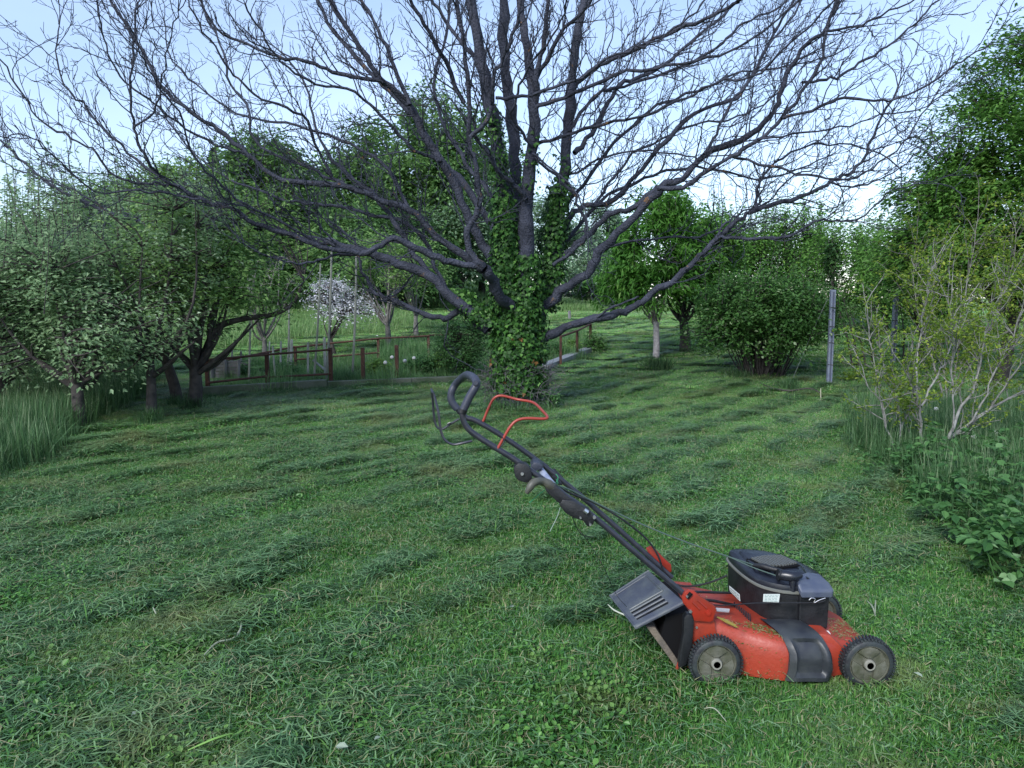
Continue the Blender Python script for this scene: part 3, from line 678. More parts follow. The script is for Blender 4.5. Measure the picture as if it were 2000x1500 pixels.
# five-cornered ivy leaf: the largest 280 facing the lawn are separate parts, the rest one mass
front = (N_[:, 1] < -.45); pick = np.where(front)[0]; pick = pick[np.argsort(-sz[pick])][:280]; rest = np.setdiff1d(np.arange(nL), pick)
def ivy_shape():
    pts = [(0, -.42, 0), (.34, -.36, .03), (.5, -.02, .06), (.24, .1, .02), (0, .55, -.08), (-.24, .1, .02), (-.5, -.02, .06), (-.34, -.36, .03)]
    return np.array([(0, -.05, 0)]+pts, float), [(0, i+1, (i+1) % 8+1) for i in range(8)]
iv, ifc = ivy_shape()
def place_ivy(C, N, D, S):
    D = nrm(D-N*np.sum(D*N, 1, keepdims=True)); X_ = np.cross(D, N)
    V = C[:, None, :]+S[:, None, None]*(X_[:, None, :]*iv[None, :, 0, None]+D[:, None, :]*iv[None, :, 1, None]+N[:, None, :]*iv[None, :, 2, None])
    F = (np.arange(len(C))*9)[:, None, None]+np.array(ifc)[None]
    return V.reshape(-1, 3), F.reshape(-1, 3)
V, F = place_ivy(C_[rest]-WB, N_[rest], D_[rest], sz[rest])
me = mesh_np('ivy_foliage', V, F, rnd=np.repeat(R.random(len(rest)), 9)); me.materials.append(ivy)
o = bpy.data.objects.new('ivy_foliage', me); COL.objects.link(o); o.parent = walnut; o['kind'] = 'stuff'
one = []
for k in range(6):
    me = mesh_np('ivy_leaf', iv, ifc, rnd=np.full(9, [.1, .3, .5, .7, .8, .95][k])); me.materials.append(ivy); one.append(me)
dry = mesh_np('dry_ivy_leaf', iv, ifc, rnd=np.full(9, .5)); dry.materials.append(ivy_dry)
for j, i in enumerate(pick):
    isdry = C_[i][2] < WB[2]+1.0 and j % 9 == 0
    o = bpy.data.objects.new('ivy_leaf', dry if isdry else one[j % 6]); COL.objects.link(o); o.parent = walnut
    Nn = N_[i]; Dn = nrm(D_[i]-Nn*np.dot(D_[i], Nn)); Xn = np.cross(Dn, Nn)
    M_ = Matrix(((Xn[0], Dn[0], Nn[0]), (Xn[1], Dn[1], Nn[1]), (Xn[2], Dn[2], Nn[2])))
    o.rotation_mode = 'QUATERNION'; o.rotation_quaternion = M_.to_quaternion(); o.scale = [sz[i]]*3; o.location = C_[i]+N_[i]*.012-WB
    if isdry: o['label'] = 'dry brown ivy leaf'
# tangle of thin grey dead stems round the foot
g = []
for k in range(330):
    a = R.uniform(0, 2*np.pi); zz = R.uniform(.05, .62); rad_ = .36+R.uniform(0, .10)
    p0 = WB+np.array([math.cos(a)*rad_, math.sin(a)*rad_, zz]); d = nrm(np.array([-math.sin(a), math.cos(a), 0])*R.choice([-1, 1])*R.uniform(.3, 1)+np.array([math.cos(a), math.sin(a), 0])*.3+np.array([0, 0, R.normal(.2, .6)]))
    g.append(kinked(p0, d, R.uniform(.12, .38), 5, R, -.08, .4))
V, F = tubes(g, np.full((len(g), 5), .0028), 3)
twm = mat('dead_twig', (.085, .08, .09), .8)
me = mesh_np('dead_stems', V-WB, F); me.materials.append(twm); o = bpy.data.objects.new('dead_stems', me); COL.objects.link(o); o.parent = walnut; o['kind'] = 'stuff'
# ================================================================== OTHER TREES AND SHRUBS
bark_dark = mat('dark_bark', (.028, .024, .024), .85, col2=(.07, .06, .055), nscale=14, bump=.8, bscale=45)
bark_grey = mat('grey_bark', (.10, .095, .09), .8, col2=(.2, .19, .18), nscale=12, bump=.6, bscale=40)
bark_pale = mat('limewashed_bark', (.42, .40, .42), .8, col2=(.22, .20, .21), nscale=18, bump=.5, bscale=40)
LM = {
 'apple': leafmat('apple_leaf', (.11, .22, .095), (.35, .50, .27), (.50, .62, .42), trans=.5),
 'apple2': leafmat('young_apple_leaf', (.10, .22, .060), (.31, .50, .16), (.46, .62, .24), trans=.5),
 'dark': leafmat('dark_leaf', (.02, .06, .02), (.065, .15, .04), (.12, .22, .07), trans=.35),
 'bush': leafmat('bush_leaf', (.030, .095, .022), (.11, .25, .06), (.40, .50, .28), trans=.3),
 'peach': leafmat('peach_leaf', (.040, .14, .018), (.11, .28, .045), (.19, .36, .07), trans=.4),
 'far': leafmat('far_leaf', (.055, .14, .045), (.19, .34, .11), (.26, .43, .15), trans=.45),
 'far2': leafmat('far_fresh_leaf', (.09, .20, .04), (.22, .38, .09), (.28, .45, .11), trans=.42),
 'pale': leafmat('pale_leaf', (.13, .24, .13), (.28, .42, .26), (.38, .52, .36), trans=.35),
 'conifer': leafmat('conifer_needles', (.008, .020, .014), (.022, .045, .028), trans=.1),
 'robinia': leafmat('robinia_leaf', (.05, .14, .03), (.17, .36, .07), (.26, .46, .09), trans=.4),
 'yellow': leafmat('yellow_green_leaf', (.10, .19, .025), (.23, .34, .045), (.36, .42, .07), trans=.45),
 'blossom': leafmat('white_blossom', (.62, .62, .66), (.8, .8, .84), trans=.3),
 'rasp': leafmat('raspberry_leaf', (.035, .11, .030), (.10, .23, .07), (.22, .36, .17), trans=.35),
}
def limb_curve(a, b, R, sag=0, n=6, wob=.05):
    t = np.linspace(0, 1, n)[:, None]; L = np.linalg.norm(b-a)
    p = a*(1-t)+b*t; bow = R.normal(0, wob, 3)*L; p = p+bow*np.sin(np.pi*t)+np.array([0, 0, sag*L])*np.sin(np.pi*t)
    return p
def tree(name, label, cat, base, crown, n_main, n_sub, n_leaf, leaf, mat_leaf, bark_m, trunk_r, fork, seed, group=None,
         trunk_path=None, droop=.2, flat=.5, hollow=.55, spread=.16, cut=.42, nsc=1.3, wid=.55, shape=0, limbs=None, under=0.0, sub_r=.012, spiky=0, shoots=0, upright=0, twig_r=.004):
    """crown: list of (offset from base, radii). Leaves sit round twig ends; trunk and crown are separate parts."""
    R = np.random.default_rng(seed); base = np.array(base, float)
    vol = np.array([r[0]*r[1]*r[2] for c, r in crown]); vol = vol**.8; pr = vol/vol.sum()
    def sample(m, inner):
        out = []
        while len(out) < m:
            i = R.choice(len(crown), p=pr); c, r = crown[i]
            d = nrm(R.normal(0, 1, 3)); q = d*(inner+(1-inner)*R.random()**.6)
            if q[2] < -.5+under*-.5 and R.random() < .6: continue
            p = np.array(c)+q*np.array(r)
            if p[2] < .12*crown[0][1][2]*0+under*0+.05: continue
            nn = vnoise(p[0]*nsc+seed, p[2]*nsc+p[1]*.7*nsc, seed % 17)
            if nn < cut and R.random() < .85: continue
            out.append(p)
        return np.array(out)
    top = np.array(fork, float)
    mains = sample(n_main, .35); mains = mains*np.array([.8, .8, 1]); mains[:, 2] = np.maximum(mains[:, 2], top[2]*1.25); subs = sample(n_sub, hollow)
    if trunk_path is None: tp = catm([np.zeros(3), top*.5+R.normal(0, .02, 3)*top[2], top], 3)
    else: tp = catm([np.array(q, float) for q in trunk_path], 3)
    parts = [tubes(tp[None], np.linspace(trunk_r*1.25, trunk_r*.8, len(tp))[None], 10)]
    tp_top = tp[-1]
    ml = []; nodes = []
    extra = [np.array(q, float) for q in (limbs or [])]
    for q in extra: 
        pth_ = catm(list(q), 3); parts.append(tubes(pth_[None], np.linspace(trunk_r*.7, trunk_r*.22, len(pth_))[None], 8)); nodes += list(pth_[2:])
    for m_ in mains:
        a = limb_curve(tp_top-np.array([0, 0, R.uniform(0, .25)*tp_top[2]]), m_*np.array([.9, .9, .92]), R, sag=-.06, n=8, wob=.07); ml.append(a); nodes += list(a[3:])
    parts.append(tubes(ml, np.tile(np.linspace(trunk_r*.5, trunk_r*.14, 8), (len(ml), 1)), 6))
    nodes = np.array(nodes)
    sl_ = []
    for s_ in subs:
        dd = np.linalg.norm(nodes-s_, axis=1)+.4*np.maximum(0, nodes[:, 2]-s_[2]); a0 = nodes[np.argmin(dd)]
        sl_.append(limb_curve(a0, s_, R, sag=.05, n=5, wob=.08))
    parts.append(tubes(sl_, np.tile(np.linspace(sub_r, twig_r, 5), (len(sl_), 1)), 4))
    sh_c = []
    if shoots:
        up_ = subs[subs[:, 2] > np.median(subs[:, 2])]; sh = []
        for k in range(shoots):
            p0 = up_[R.integers(0, len(up_))]; le = R.uniform(3, 8)*spread; a = limb_curve(p0-np.array([0, 0, .2*le]), p0+np.array([R.normal(0, .12*le), R.normal(0, .12*le), le]), R, 0, 5, .02); sh.append(a)
            tt_ = R.uniform(.1, 1, 30); q_ = np.stack([np.interp(tt_*4, range(5), a[:, j]) for j in range(3)], 1); sh_c.append(q_+R.normal(0, leaf*.55, q_.shape)*(1.2-tt_[:, None]*.6))
        parts.append(tubes(sh, np.tile(np.linspace(twig_r*1.6, twig_r*.7, 5), (len(sh), 1)), 4))
    V, F = join(parts)
    # leaves along the outer half of each twig and round its end
    per = max(1, n_leaf//n_sub); tt = R.uniform(.35, 1.12, (n_sub, per)); SL = np.array(sl_)
    tt_c = np.clip(tt, 0, .999)*4; i0 = tt_c.astype(int); f = (tt_c-i0)[..., None]
    rows = np.arange(n_sub)[:, None]; q = SL[rows, i0]*(1-f)+SL[rows, i0+1]*f
    sp = spread*R.uniform(.5, 1.4, (n_sub, 1, 1))
    off = R.normal(0, 1, (n_sub, per, 3))*sp*np.array([1, 1, .75+upright])
    C_ = (q+off).reshape(-1, 3)
    if shoots: C_ = np.concatenate([C_]+sh_c)
    outv = nrm(C_-np.array([tp_top[0], tp_top[1], tp_top[2]]))
    N = nrm(R.normal(0, flat, C_.shape)+np.array([0, 0, 1.])+outv*.45); D = nrm(outv+R.normal(0, .6, C_.shape)-np.array([0, 0, droop*2]))
    L = leaf*R.uniform(.6, 1.25, len(C_))
    subrnd = np.concatenate([np.repeat(R.random(n_sub), per), np.full(len(C_)-n_sub*per, .8)]); rnd = np.clip(.55*subrnd+.45*R.random(len(C_)), 0, 1)
    if under: C_[:, 2] = np.maximum(C_[:, 2], .03)
    lm = leafmesh('crown', C_, N, D, L, L*wid, R, rnd=rnd, shape=shape)
    lm.materials.append(LM[mat_leaf]); tm = mesh_np('trunk', V, F, smooth=True); tm.materials.append(bark_m)
    t = empty(name, base, label, cat, group)
    a = bpy.data.objects.new('trunk', tm); c = bpy.data.objects.new('crown', lm)
    for x in (a, c): COL.objects.link(x); x.parent = t
    return t
def copy_tree(t, loc, label, rz=0, s=1, name=None, group=None):
    c = t.copy(); COL.objects.link(c); c.location = [float(v) for v in loc]; c.rotation_euler = (0, 0, rz); c.scale = (s,)*3 if not hasattr(s, '__len__') else s
    c['label'] = label
    if name: c.name = name
    for k in t.children:
        d = k.copy(); COL.objects.link(d); d.parent = c
    return c
AP = 'old fruit trees on the left side of the lawn'
def rel(base, pts): return [np.array(p)-base for p in pts]
# --- three trunked fruit trees at the left lawn edge
b = G(295, 820)
tree('fruit_tree', 'slim straight-trunked fruit tree nearest the lawn, left of the forked one', 'tree', b, [((-.5, .2, 1.85), (1.4, 1.2, .8)), ((-1.2, .0, 1.5), (1.1, 1, .6)), ((.2, .3, 2.35), (.9, .9, .7))], 9, 190, 8000, .065, 'apple', bark_dark, .055, (.02, 0, .78), 21, AP, shoots=22, spread=.125, limbs=[rel(b, [P(297,735,b[1]), P(330,712,b[1]-.05), P(352,690,b[1]-.1), P(380,668,b[1]-.1)])])
b = G(346, 790)
tree('fruit_tree', 'crooked thin fruit tree standing behind, between the straight and the forked trunk', 'tree', b, [((-.8, .4, 1.9), (1.3, 1.0, .8)), ((-.2, .9, 2.3), (1.2, 1.0, .8))], 8, 130, 5500, .068, 'apple', bark_dark, .07, rel(b, [P(322,700,b[1])])[0], 22, AP, shoots=22, spread=.125, trunk_path=[(0, 0, 0), rel(b, [P(341,755,b[1])])[0], rel(b, [P(328,715,b[1])])[0], rel(b, [P(320,690,b[1])])[0]])
b = G(378, 798)
tree('fruit_tree', 'thick forked fruit tree whose limb reaches right over the rusty fence', 'tree', b, [((-.3, 0, 1.75), (1.3, 1.2, .7)), ((.5, .1, 1.7), (1.1, 1.1, .75)), ((1.15, .1, 1.9), (.75, .9, .75)), ((.2, .3, 2.35), (1.2, 1.1, .6))], 10, 240, 12000, .068, 'apple2', bark_dark, .085, rel(b, [P(380,712,b[1])])[0], 23, AP, shoots=22, spread=.125,
     limbs=[rel(b, [P(380,722,b[1]), P(405,690,b[1]), P(418,650,b[1]), P(440,632,b[1]), P(480,622,b[1]), P(535,614,b[1]), P(575,590,b[1]), P(592,545,b[1])]),
            rel(b, [P(380,722,b[1]), P(360,700,b[1]), P(335,678,b[1]-.1), P(312,660,b[1]-.1)]), rel(b, [P(382,715,b[1]), P(382,660,b[1]), P(395,610,b[1]), P(400,560,b[1])]), rel(b, [P(412,665,b[1]), P(412,620,b[1]), P(425,580,b[1])])])
# --- leafy mass at far left
b = G(155, 835)
tree('fruit_tree', 'dense pale-leaved fruit tree with low crown at left lawn edge', 'tree', b, [((-.2, 0, 1.15), (1.2, 1.1, .9)), ((.4, .4, 1.35), (1.0, 1, .85)), ((-.7, .3, 1.7), (1.1, 1.1, .9))], 14, 300, 14000, .060, 'apple', bark_dark, .07, (0, 0, .55), 31, AP, shoots=46, spread=.125, under=.4, cut=.54)
b = G(60, 800)+np.array([0, -.6, 0])
tree('fruit_tree', 'dense fruit tree in the left corner above tall grass, trunk in shade', 'tree', b, [((-.3, 0, 1.1), (1.3, 1.2, .95)), ((-.2, .4, 1.8), (1.4, 1.2, .85))], 14, 300, 15000, .062, 'apple', bark_dark, .08, (0, 0, .5), 32, AP, shoots=46, spread=.125, under=.4, cut=.48)
b = P(190, 700, 12.5); b[2] = hz(b[0], b[1])
tree('fruit_tree', 'tall upright-shooted fruit tree rising behind the left corner', 'tree', b, [((0, 0, 2.5), (1.4, 1.2, .9)), ((-1.0, 0, 1.9), (1.3, 1.2, .9)), ((.7, .2, 2.1), (1.1, 1.1, .8))], 12, 260, 12000, .072, 'apple', bark_dark, .08, (0, 0, .8), 33, AP, shoots=46, spread=.125, upright=.9, cut=.5)
b = P(-20, 700, 12); b[2] = hz(b[0], b[1])
tree('fruit_tree', 'fruit tree cut by the left photo edge below the sky', 'tree', b, [((0, 0, 2.0), (1.5, 1.3, 1.3)), ((.5, 0, 1.2), (1.3, 1.2, .9))], 12, 220, 9000, .09, 'apple', bark_dark, .08, (0, 0, .8), 34, AP, shoots=46, spread=.125, upright=.5, under=.5)
b = P(370, 640, 29); b[2] = hz(b[0], b[1])
tree('pear_tree', 'full green tree rising behind the three trunks on the left', 'tree', b, [((0, 0, 3.6), (2.6, 2.2, 1.6)), ((-2.0, 0, 3.1), (2.2, 2.2, 1.6)), ((1.8, 0, 2.8), (2.0, 2.0, 1.3))], 12, 420, 19000, .17, 'far2', bark_dark, .16, (0, 0, 1.6), 35, None, spread=.26)
b = P(530, 640, 27); b[2] = hz(b[0], b[1])
tree('walnut_sapling', 'loose drooping-leaved tree behind the garden between pear tree and bean poles', 'tree', b, [((0, 0, 3.9), (2.0, 1.9, 1.7)), ((-.2, 0, 5.1), (1.3, 1.3, 1.1)), ((.5, 0, 3.0), (1.6, 1.5, 1.0))], 12, 320, 13000, .18, 'far', bark_dark, .10, (0, 0, 1.7), 36, None, droop=.6, spread=.24)
# --- orchard beyond the garden
b = G(517, 700)
tree('bare_tree', 'small almost leafless many-limbed tree behind the compost boards', 'tree', b, [((0, 0, 1.7), (1.1, .8, .7))], 14, 60, 500, .07, 'far2', bark_grey, .05, (0, 0, .45), 41, None, twig_r=.006)
b = G(655, 697); 
bl = tree('blossom_tree', 'small fruit tree covered in white blossom behind the bean poles', 'tree', b, [((0, 0, 1.15), (.72, .6, .5)), ((.45, 0, 1.0), (.6, .5, .3))], 12, 120, 3400, .045, 'blossom', bark_dark, .04, (-.1, 0, .45), 42, None, spread=.13, wid=.9, cut=.5)
b = G(757, 685)
rt = tree('orchard_tree', 'small round-crowned orchard tree with spreading limbs right of the blossom', 'tree', b, [((0, 0, 1.7), (1.15, 1, .65)), ((0, 0, 2.1), (.8, .7, .5))], 12, 170, 6500, .075, 'apple2', bark_grey, .06, (0, 0, .65), 43, None)
b = G(813, 657)
copy_tree(rt, b, 'smaller orchard tree standing right of and behind the round-crowned one', 1.3, .95)
for i, (px, py, Yd, s, lb) in enumerate([(900, 640, 30, 1.5, 'pale leafy orchard tree seen left of the walnut trunk under its limbs'), (960, 640, 36, 1.6, 'pale orchard tree directly behind the walnut trunk'), (1085, 640, 31, 1.45, 'pale orchard tree seen through the fork right of the walnut trunk'), (1150, 640, 38, 1.6, 'pale orchard tree farther back beside the dark conifers'), (840, 640, 41, 1.5, 'pale orchard tree right of the small orchard trees, far back')]):
    b = P(px, py, Yd); b[2] = hz(b[0], b[1])
    if i == 0: pt = tree('pale_tree', lb, 'tree', b, [((0, 0, 1.6), (1.3, 1.2, 1.2)), ((.3, 0, 2.4), (.8, .8, .7))], 10, 220, 9000, .10, 'pale', bark_dark, .07, (0, 0, .6), 44, 'pale orchard trees behind the walnut', under=.3); pt.scale = (s, s, s)
    else: copy_tree(pt, b, lb, i*1.7, s)
b = P(1185, 600, 34); b[2] = hz(b[0], b[1])
sh = tree('hedge_shrub', 'dark round shrub at the far end of the lawn left of the peach tree', 'shrub', b, [((0, 0, .9), (1.7, 1, .9))], 8, 160, 6000, .11, 'far', bark_dark, .05, (0, 0, .3), 45, None, under=1)
# --- peach tree with pale stem, and the dark-stemmed one behind it
b = G(1281, 702)
tree('peach_tree', 'young peach tree with pale limewashed stem and drooping bright leaves', 'tree', b, [((-.05, 0, 1.45), (1.15, .9, .6)), ((.1, 0, 2.1), (1.15, .9, .75)), ((.0, 0, 2.9), (.75, .7, .6)), ((-.75, 0, 1.3), (.55, .6, .5))], 10, 250, 9500, .16, 'peach', bark_grey, .05, (0, 0, .75), 51, None, droop=.95, wid=.3, flat=.9, spread=.15, cut=.38)
stem = bpy.data.objects.get('peach_tree')
m_ = MB(); m_.tube([b+np.array([0, 0, -.02]), b+np.array([.01, 0, .3]), b+np.array([-.01, 0, .78])], [.072, .066, .060], 12); m_.build('painted_stem', bark_pale, stem, smooth=True, label='pale limewashed lower stem')
b = G(1338, 688)
tree('plum_tree', 'dark-stemmed bushy tree standing just behind the peach tree', 'tree', b, [((.0, 0, 1.7), (.9, .9, .9)), ((.35, 0, 2.3), (.9, .9, .8)), ((-.2, 0, 2.9), (.7, .7, .7))], 12, 190, 7500, .13, 'robinia', bark_dark, .11, (-.05, 0, .7), 52, None, droop=.5)
# --- big round shrub
b = G(1490, 735)
big = tree('viburnum_shrub', 'large round dark green shrub with many stems beside the vineyard post', 'shrub', b, [((0, 0, 1.22), (1.15, 1.1, .68)), ((-.35, 0, .85), (1.12, 1, .55)), ((.35, -.1, 1.0), (1.05, 1.1, .66)), ((-.5, -.1, 1.38), (.72, .8, .40))], 24, 520, 24000, .07, 'bush', bark_dark, .02, (0, 0, .15), 53, None, shoots=25, hollow=.66, cut=.4, spread=.11, shape=1, flat=.8, under=.0)
g = []; R = np.random.default_rng(9)
for k in range(70):
    a = R.uniform(0, 6.28); r0 = R.uniform(.05, .38); q = np.array([math.cos(a)*r0, math.sin(a)*r0*.8, 0]); e = q*2.0+np.array([0, 0, R.uniform(.6, .9)]); g.append(limb_curve(q, e, R, 0, 5, .04))
V, F = tubes(g, np.tile(np.linspace(.014, .007, 5), (len(g), 1)), 5); me = mesh_np('stems', V, F, smooth=True); me.materials.append(bark_dark); o = bpy.data.objects.new('stems', me); COL.objects.link(o); o.parent = big; o['kind'] = 'stuff'
# --- background row on the right with spiky tops
HB = 'hedge trees behind the round shrub'
b = P(1440, 640, 24); b[2] = hz(b[0], b[1])
hr = tree('hedge_tree', 'hedge tree just left behind the round shrub, low crown', 'tree', b, [((0, 0, 1.6), (1.6, 1.3, 1.1)), ((0, 0, 2.5), (1.2, 1, .6))], 10, 260, 9500, .11, 'robinia', bark_dark, .07, (0, 0, .6), 54, HB, shoots=40, upright=1.2, under=.5)
hr.location.z -= .15
for i, (px, Yd, s, lb) in enumerate([(1545, 25, 1.08, 'hedge tree with shoots against the sky above the round shrub'), (1640, 22, .92, 'hedge tree behind the first blue-grey vineyard post'), (1730, 20, .85, 'hedge tree behind the second vineyard post'), (1385, 30, 1.15, 'hedge tree between plum tree and round shrub, farthest back'), (1850, 19, .95, 'hedge tree hidden behind the yellow-green shrub')]):
    b = P(px, 640, Yd); b[2] = hz(b[0], b[1])-.1; copy_tree(hr, b, lb, 1+i*1.3, (s, s, s))
# upright shoots against the sky
for i, (px, Yd, h_) in enumerate([(1570, 24.5, 3.35), (1535, 24, 3.0), (1620, 21, 2.75), (1462, 25, 3.0)]):
    b = P(px, 640, Yd); b[2] = hz(b[0], b[1])
    tree('young_tree', ['thin upright young tree, tallest spike above the round shrub', 'thin upright young tree just left of the tallest spike', 'thin upright young tree behind the first vineyard post', 'thin upright young tree above the left side of the round shrub'][i], 'tree', b, [((0, 0, h_*.62), (.28, .28, h_*.42))], 4, 34, 900, .11, 'dark', bark_dark, .03, (0, 0, h_*.8), 60+i, 'young spiky trees on the skyline', hollow=.1, cut=0, spread=.07, upright=.6)
# --- tall trees at the right edge
TR = 'tall leafy trees at the right photo edge'
b = P(1960, 660, 13.0); b[2] = hz(b[0], b[1])
tree('robinia_tree', 'tall feathery green tree at the upper right photo edge', 'tree', b, [((.1, 0, 2.6), (1.7, 1.5, 1.0)), ((.3, 0, 3.9), (1.2, 1.3, .9)), ((.0, 0, 5.2), (.8, .9, .95)), ((.9, 0, 4.2), (1.1, 1.2, 1.5)), ((-1.6, 0, 2.1), (.8, 1, .7)), ((-1.2, 0, 3.1), (.9, .8, .7)), ((-.85, 0, 4.1), (.75, .8, .8)), ((-.3, 0, 4.6), (.8, .8, .9)), ((-1.3, 0, 2.6), (1.0, .9, .9))], 30, 1000, 50000, .105, 'robinia', bark_dark, .10, (.2, 0, 1.3), 71, TR, wid=.4, droop=.3, cut=.36, nsc=1.6, spread=.15)
b = P(2120, 660, 11.5); b[2] = hz(b[0], b[1])
tree('robinia_tree', 'green tree cut off by the right photo edge beside the tall feathery one', 'tree', b, [((-.3, 0, 2.4), (1.4, 1.3, 1.2)), ((.0, 0, 3.9), (1.2, 1.2, 1.1))], 18, 500, 30000, .105, 'robinia', bark_dark, .09, (0, 0, 1.1), 72, TR, wid=.4, droop=.3, cut=.42, spread=.15)
b = P(1800, 650, 15.5); b[2] = hz(b[0], b[1])
tree('elder_tree', 'lower leafy tree left of the tall one, its sprays against the sky', 'tree', b, [((0, 0, 1.7), (1.1, 1, .8)), ((.5, 0, 2.4), (.9, .8, .5)), ((-.6, 0, 2.1), (.7, .7, .35))], 12, 300, 14000, .085, 'robinia', bark_dark, .06, (0, 0, .7), 73, None, wid=.45, cut=.45)
# --- forest and big trees on the left skyline
FB = 'tall trees on the skyline left of the walnut'
def skyt(px, top, Yd, r_, mats_, seed, label, n_sub=260, nl=9000, name='forest_tree', s=(1, 1, 1), **k):
    b = P(px, 640, Yd); b[2] = hz(b[0], b[1]); H = (P(px, top, Yd)[2]-b[2])*1.1
    nl = int(nl*1.5)
    return tree(name, label, 'tree', b, [((0, 0, H*.72), (r_*.75, r_*.7, H*.28)), ((0, 0, H*.5), (r_, r_, H*.3)), ((.1*r_, 0, H*.28), (r_*.95, r_*.9, H*.22))], 14, n_sub, nl, .0068*Yd, mats_, bark_dark, .012*H+.05, (0, 0, H*.22), seed, FB, spread=.011*Yd, under=.5, **k)
skyt(850, 195, 31, 2.6, 'far', 81, 'tallest drooping birch-like tree just left of the walnut stems', 420, 17000, 'birch_tree', droop=.9, cut=.44)
skyt(720, 262, 33, 2.3, 'far', 82, 'broad drooping tree left of the tallest birch', 360, 14000, 'birch_tree', droop=.9)
skyt(940, 250, 36, 2.2, 'far', 90, 'drooping tree half hidden behind the walnut stems', 260, 9000, 'birch_tree', droop=.8)
skyt(620, 320, 38, 2.6, 'far2', 83, 'fresh green forest tree between the conifers and the birches')
skyt(385, 352, 40, 2.7, 'far', 84, 'rounded forest tree left of the dark conifers')
skyt(290, 390, 38, 2.5, 'far2', 85, 'fresh green forest tree, second hump of the left skyline')
skyt(175, 402, 36, 2.2, 'far', 86, 'low forest tree where the left skyline drops to the sky')
skyt(110, 420, 33, 1.4, 'far', 87, 'wispy thin-crowned tree at the left end of the forest', 130, 3500, cut=.5)
skyt(55, 470, 30, 1.5, 'far', 91, 'small tree on the skyline at the far left', 130, 4000)
skyt(520, 432, 30, 2.2, 'far2', 88, 'fresh green tree in front of the dark conifers')
skyt(690, 420, 26, 1.8, 'far', 89, 'mid-height tree behind the blossom tree and the bean poles')
skyt(790, 430, 27, 1.9, 'dark', 92, 'dark shaded tree behind the small orchard trees')
skyt(450, 430, 25, 1.9, 'far', 93, 'tree behind the forked fruit tree, below the forest crowns')
def conifer(b, H, r_, seed, label, group):
    R = np.random.default_rng(seed); n_ = 5200; z = R.random(n_)**1.3; a = R.uniform(0, 6.28, n_); lay = .75+.25*np.cos(z*H*9)
    rr = (1-z)**.85*r_*lay*np.sqrt(R.uniform(.15, 1, n_)); C_ = np.stack([np.cos(a)*rr, np.sin(a)*rr, H*.08+z*H*.95-rr*.22], 1)
    D = np.stack([np.cos(a), np.sin(a), np.full(n_, -.25)], 1)+R.normal(0, .25, (n_, 3)); N = np.array([0, 0, 1.])+R.normal(0, .35, (n_, 3))
    me = leafmesh('crown', C_, nrm(N), D, R.uniform(.28, .6, n_), .16, R); me.materials.append(LM['conifer'])
    V, F = tubes(np.array([[(0, 0, 0), (0, 0, H*.5), (0, 0, H)]], float), [[.16, .1, .02]], 8); tm = mesh_np('trunk', V, F, smooth=True); tm.materials.append(bark_dark)
    t = empty('conifer_tree', b, label, 'tree', group)
    for nm_, x in (('trunk', tm), ('crown', me)): o = bpy.data.objects.new(nm_, x); COL.objects.link(o); o.parent = t
for i, (px, top, Yd, r_, lb) in enumerate([(430, 322, 50, 1.7, 'dark conifer, leftmost and lowest of those topping the left forest'), (470, 305, 50, 1.6, 'dark conifer, second from left of those topping the left forest'), (510, 300, 49, 1.6, 'dark conifer, tallest in the middle of the left forest'), (548, 308, 50, 1.6, 'dark conifer right of the tallest one'), (585, 335, 51, 1.6, 'dark conifer, rightmost before the fresh green tree'), (1200, 440, 46, 1.8, 'dark conifer seen low between walnut trunk and peach tree'), (1165, 470, 44, 1.6, 'short dark conifer right of the walnut trunk')]):
    b = P(px, 640, Yd); b[2] = hz(b[0], b[1]); conifer(b, (P(px, top, Yd)[2]-b[2])*1.12, r_*1.6, 95+i, lb, 'dark conifers on the skyline')
# --- shrub left of the walnut foot
b = G(905, 735)
tree('leafy_shrub', 'bushy bright-leaved shrub growing against the left side of the walnut trunk', 'shrub', b, [((0, 0, .65), (.5, .5, .5)), ((.15, 0, 1.0), (.45, .4, .35)), ((-.15, 0, .45), (.42, .4, .35))], 10, 150, 5600, .055, 'rasp', bark_dark, .015, (0, 0, .15), 101, None, under=1, spread=.09)
b = WB+np.array([.45, -.1, 0])
tree('weed_plant', 'small leafy weed at the right foot of the walnut trunk', 'plant', b, [((0, 0, .14), (.14, .14, .13))], 5, 30, 500, .04, 'rasp', bark_dark, .004, (0, 0, .05), 102, None, under=1, spread=.04, sub_r=.003, twig_r=.001)
# ================================================================== LAWN MOWER
MY = 2.73                                   # distance of its near side
GZ0 = hz(1.0, 2.9)
def M(px, py, w): return P(px, py, MY+w)
mower = empty('lawn_mower', (1.0, MY+.25, GZ0), 'red and black petrol lawn mower parked on the mown grass, handle raised to the left', 'lawn mower')
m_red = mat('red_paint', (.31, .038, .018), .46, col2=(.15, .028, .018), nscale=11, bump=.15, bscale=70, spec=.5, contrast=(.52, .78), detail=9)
m_red2 = mat('red_bracket', (.30, .022, .010), .42, col2=(.2, .024, .012), nscale=20, spec=.5)
m_bail = mat('red_bail_plastic', (.30, .042, .028), .4, spec=.5)
m_blk = mat('black_plastic', (.005, .006, .008), .5, col2=(.013, .014, .017), nscale=25, bump=.15, bscale=120, spec=.5)
m_tube = mat('black_tube', (.018, .020, .028), .3, spec=.6, col2=(.03, .03, .04), nscale=30)
m_foam = mat('foam_grip', (.035, .040, .060), .42, spec=.5, bump=.2, bscale=300)
m_hood = mat('engine_hood', (.009, .011, .018), .34, col2=(.026, .03, .038), nscale=12, spec=.6, contrast=(.5, .8), bump=.05)
m_grey = mat('grey_cover', (.055, .068, .11), .45, spec=.5, col2=(.085, .10, .13), nscale=15)
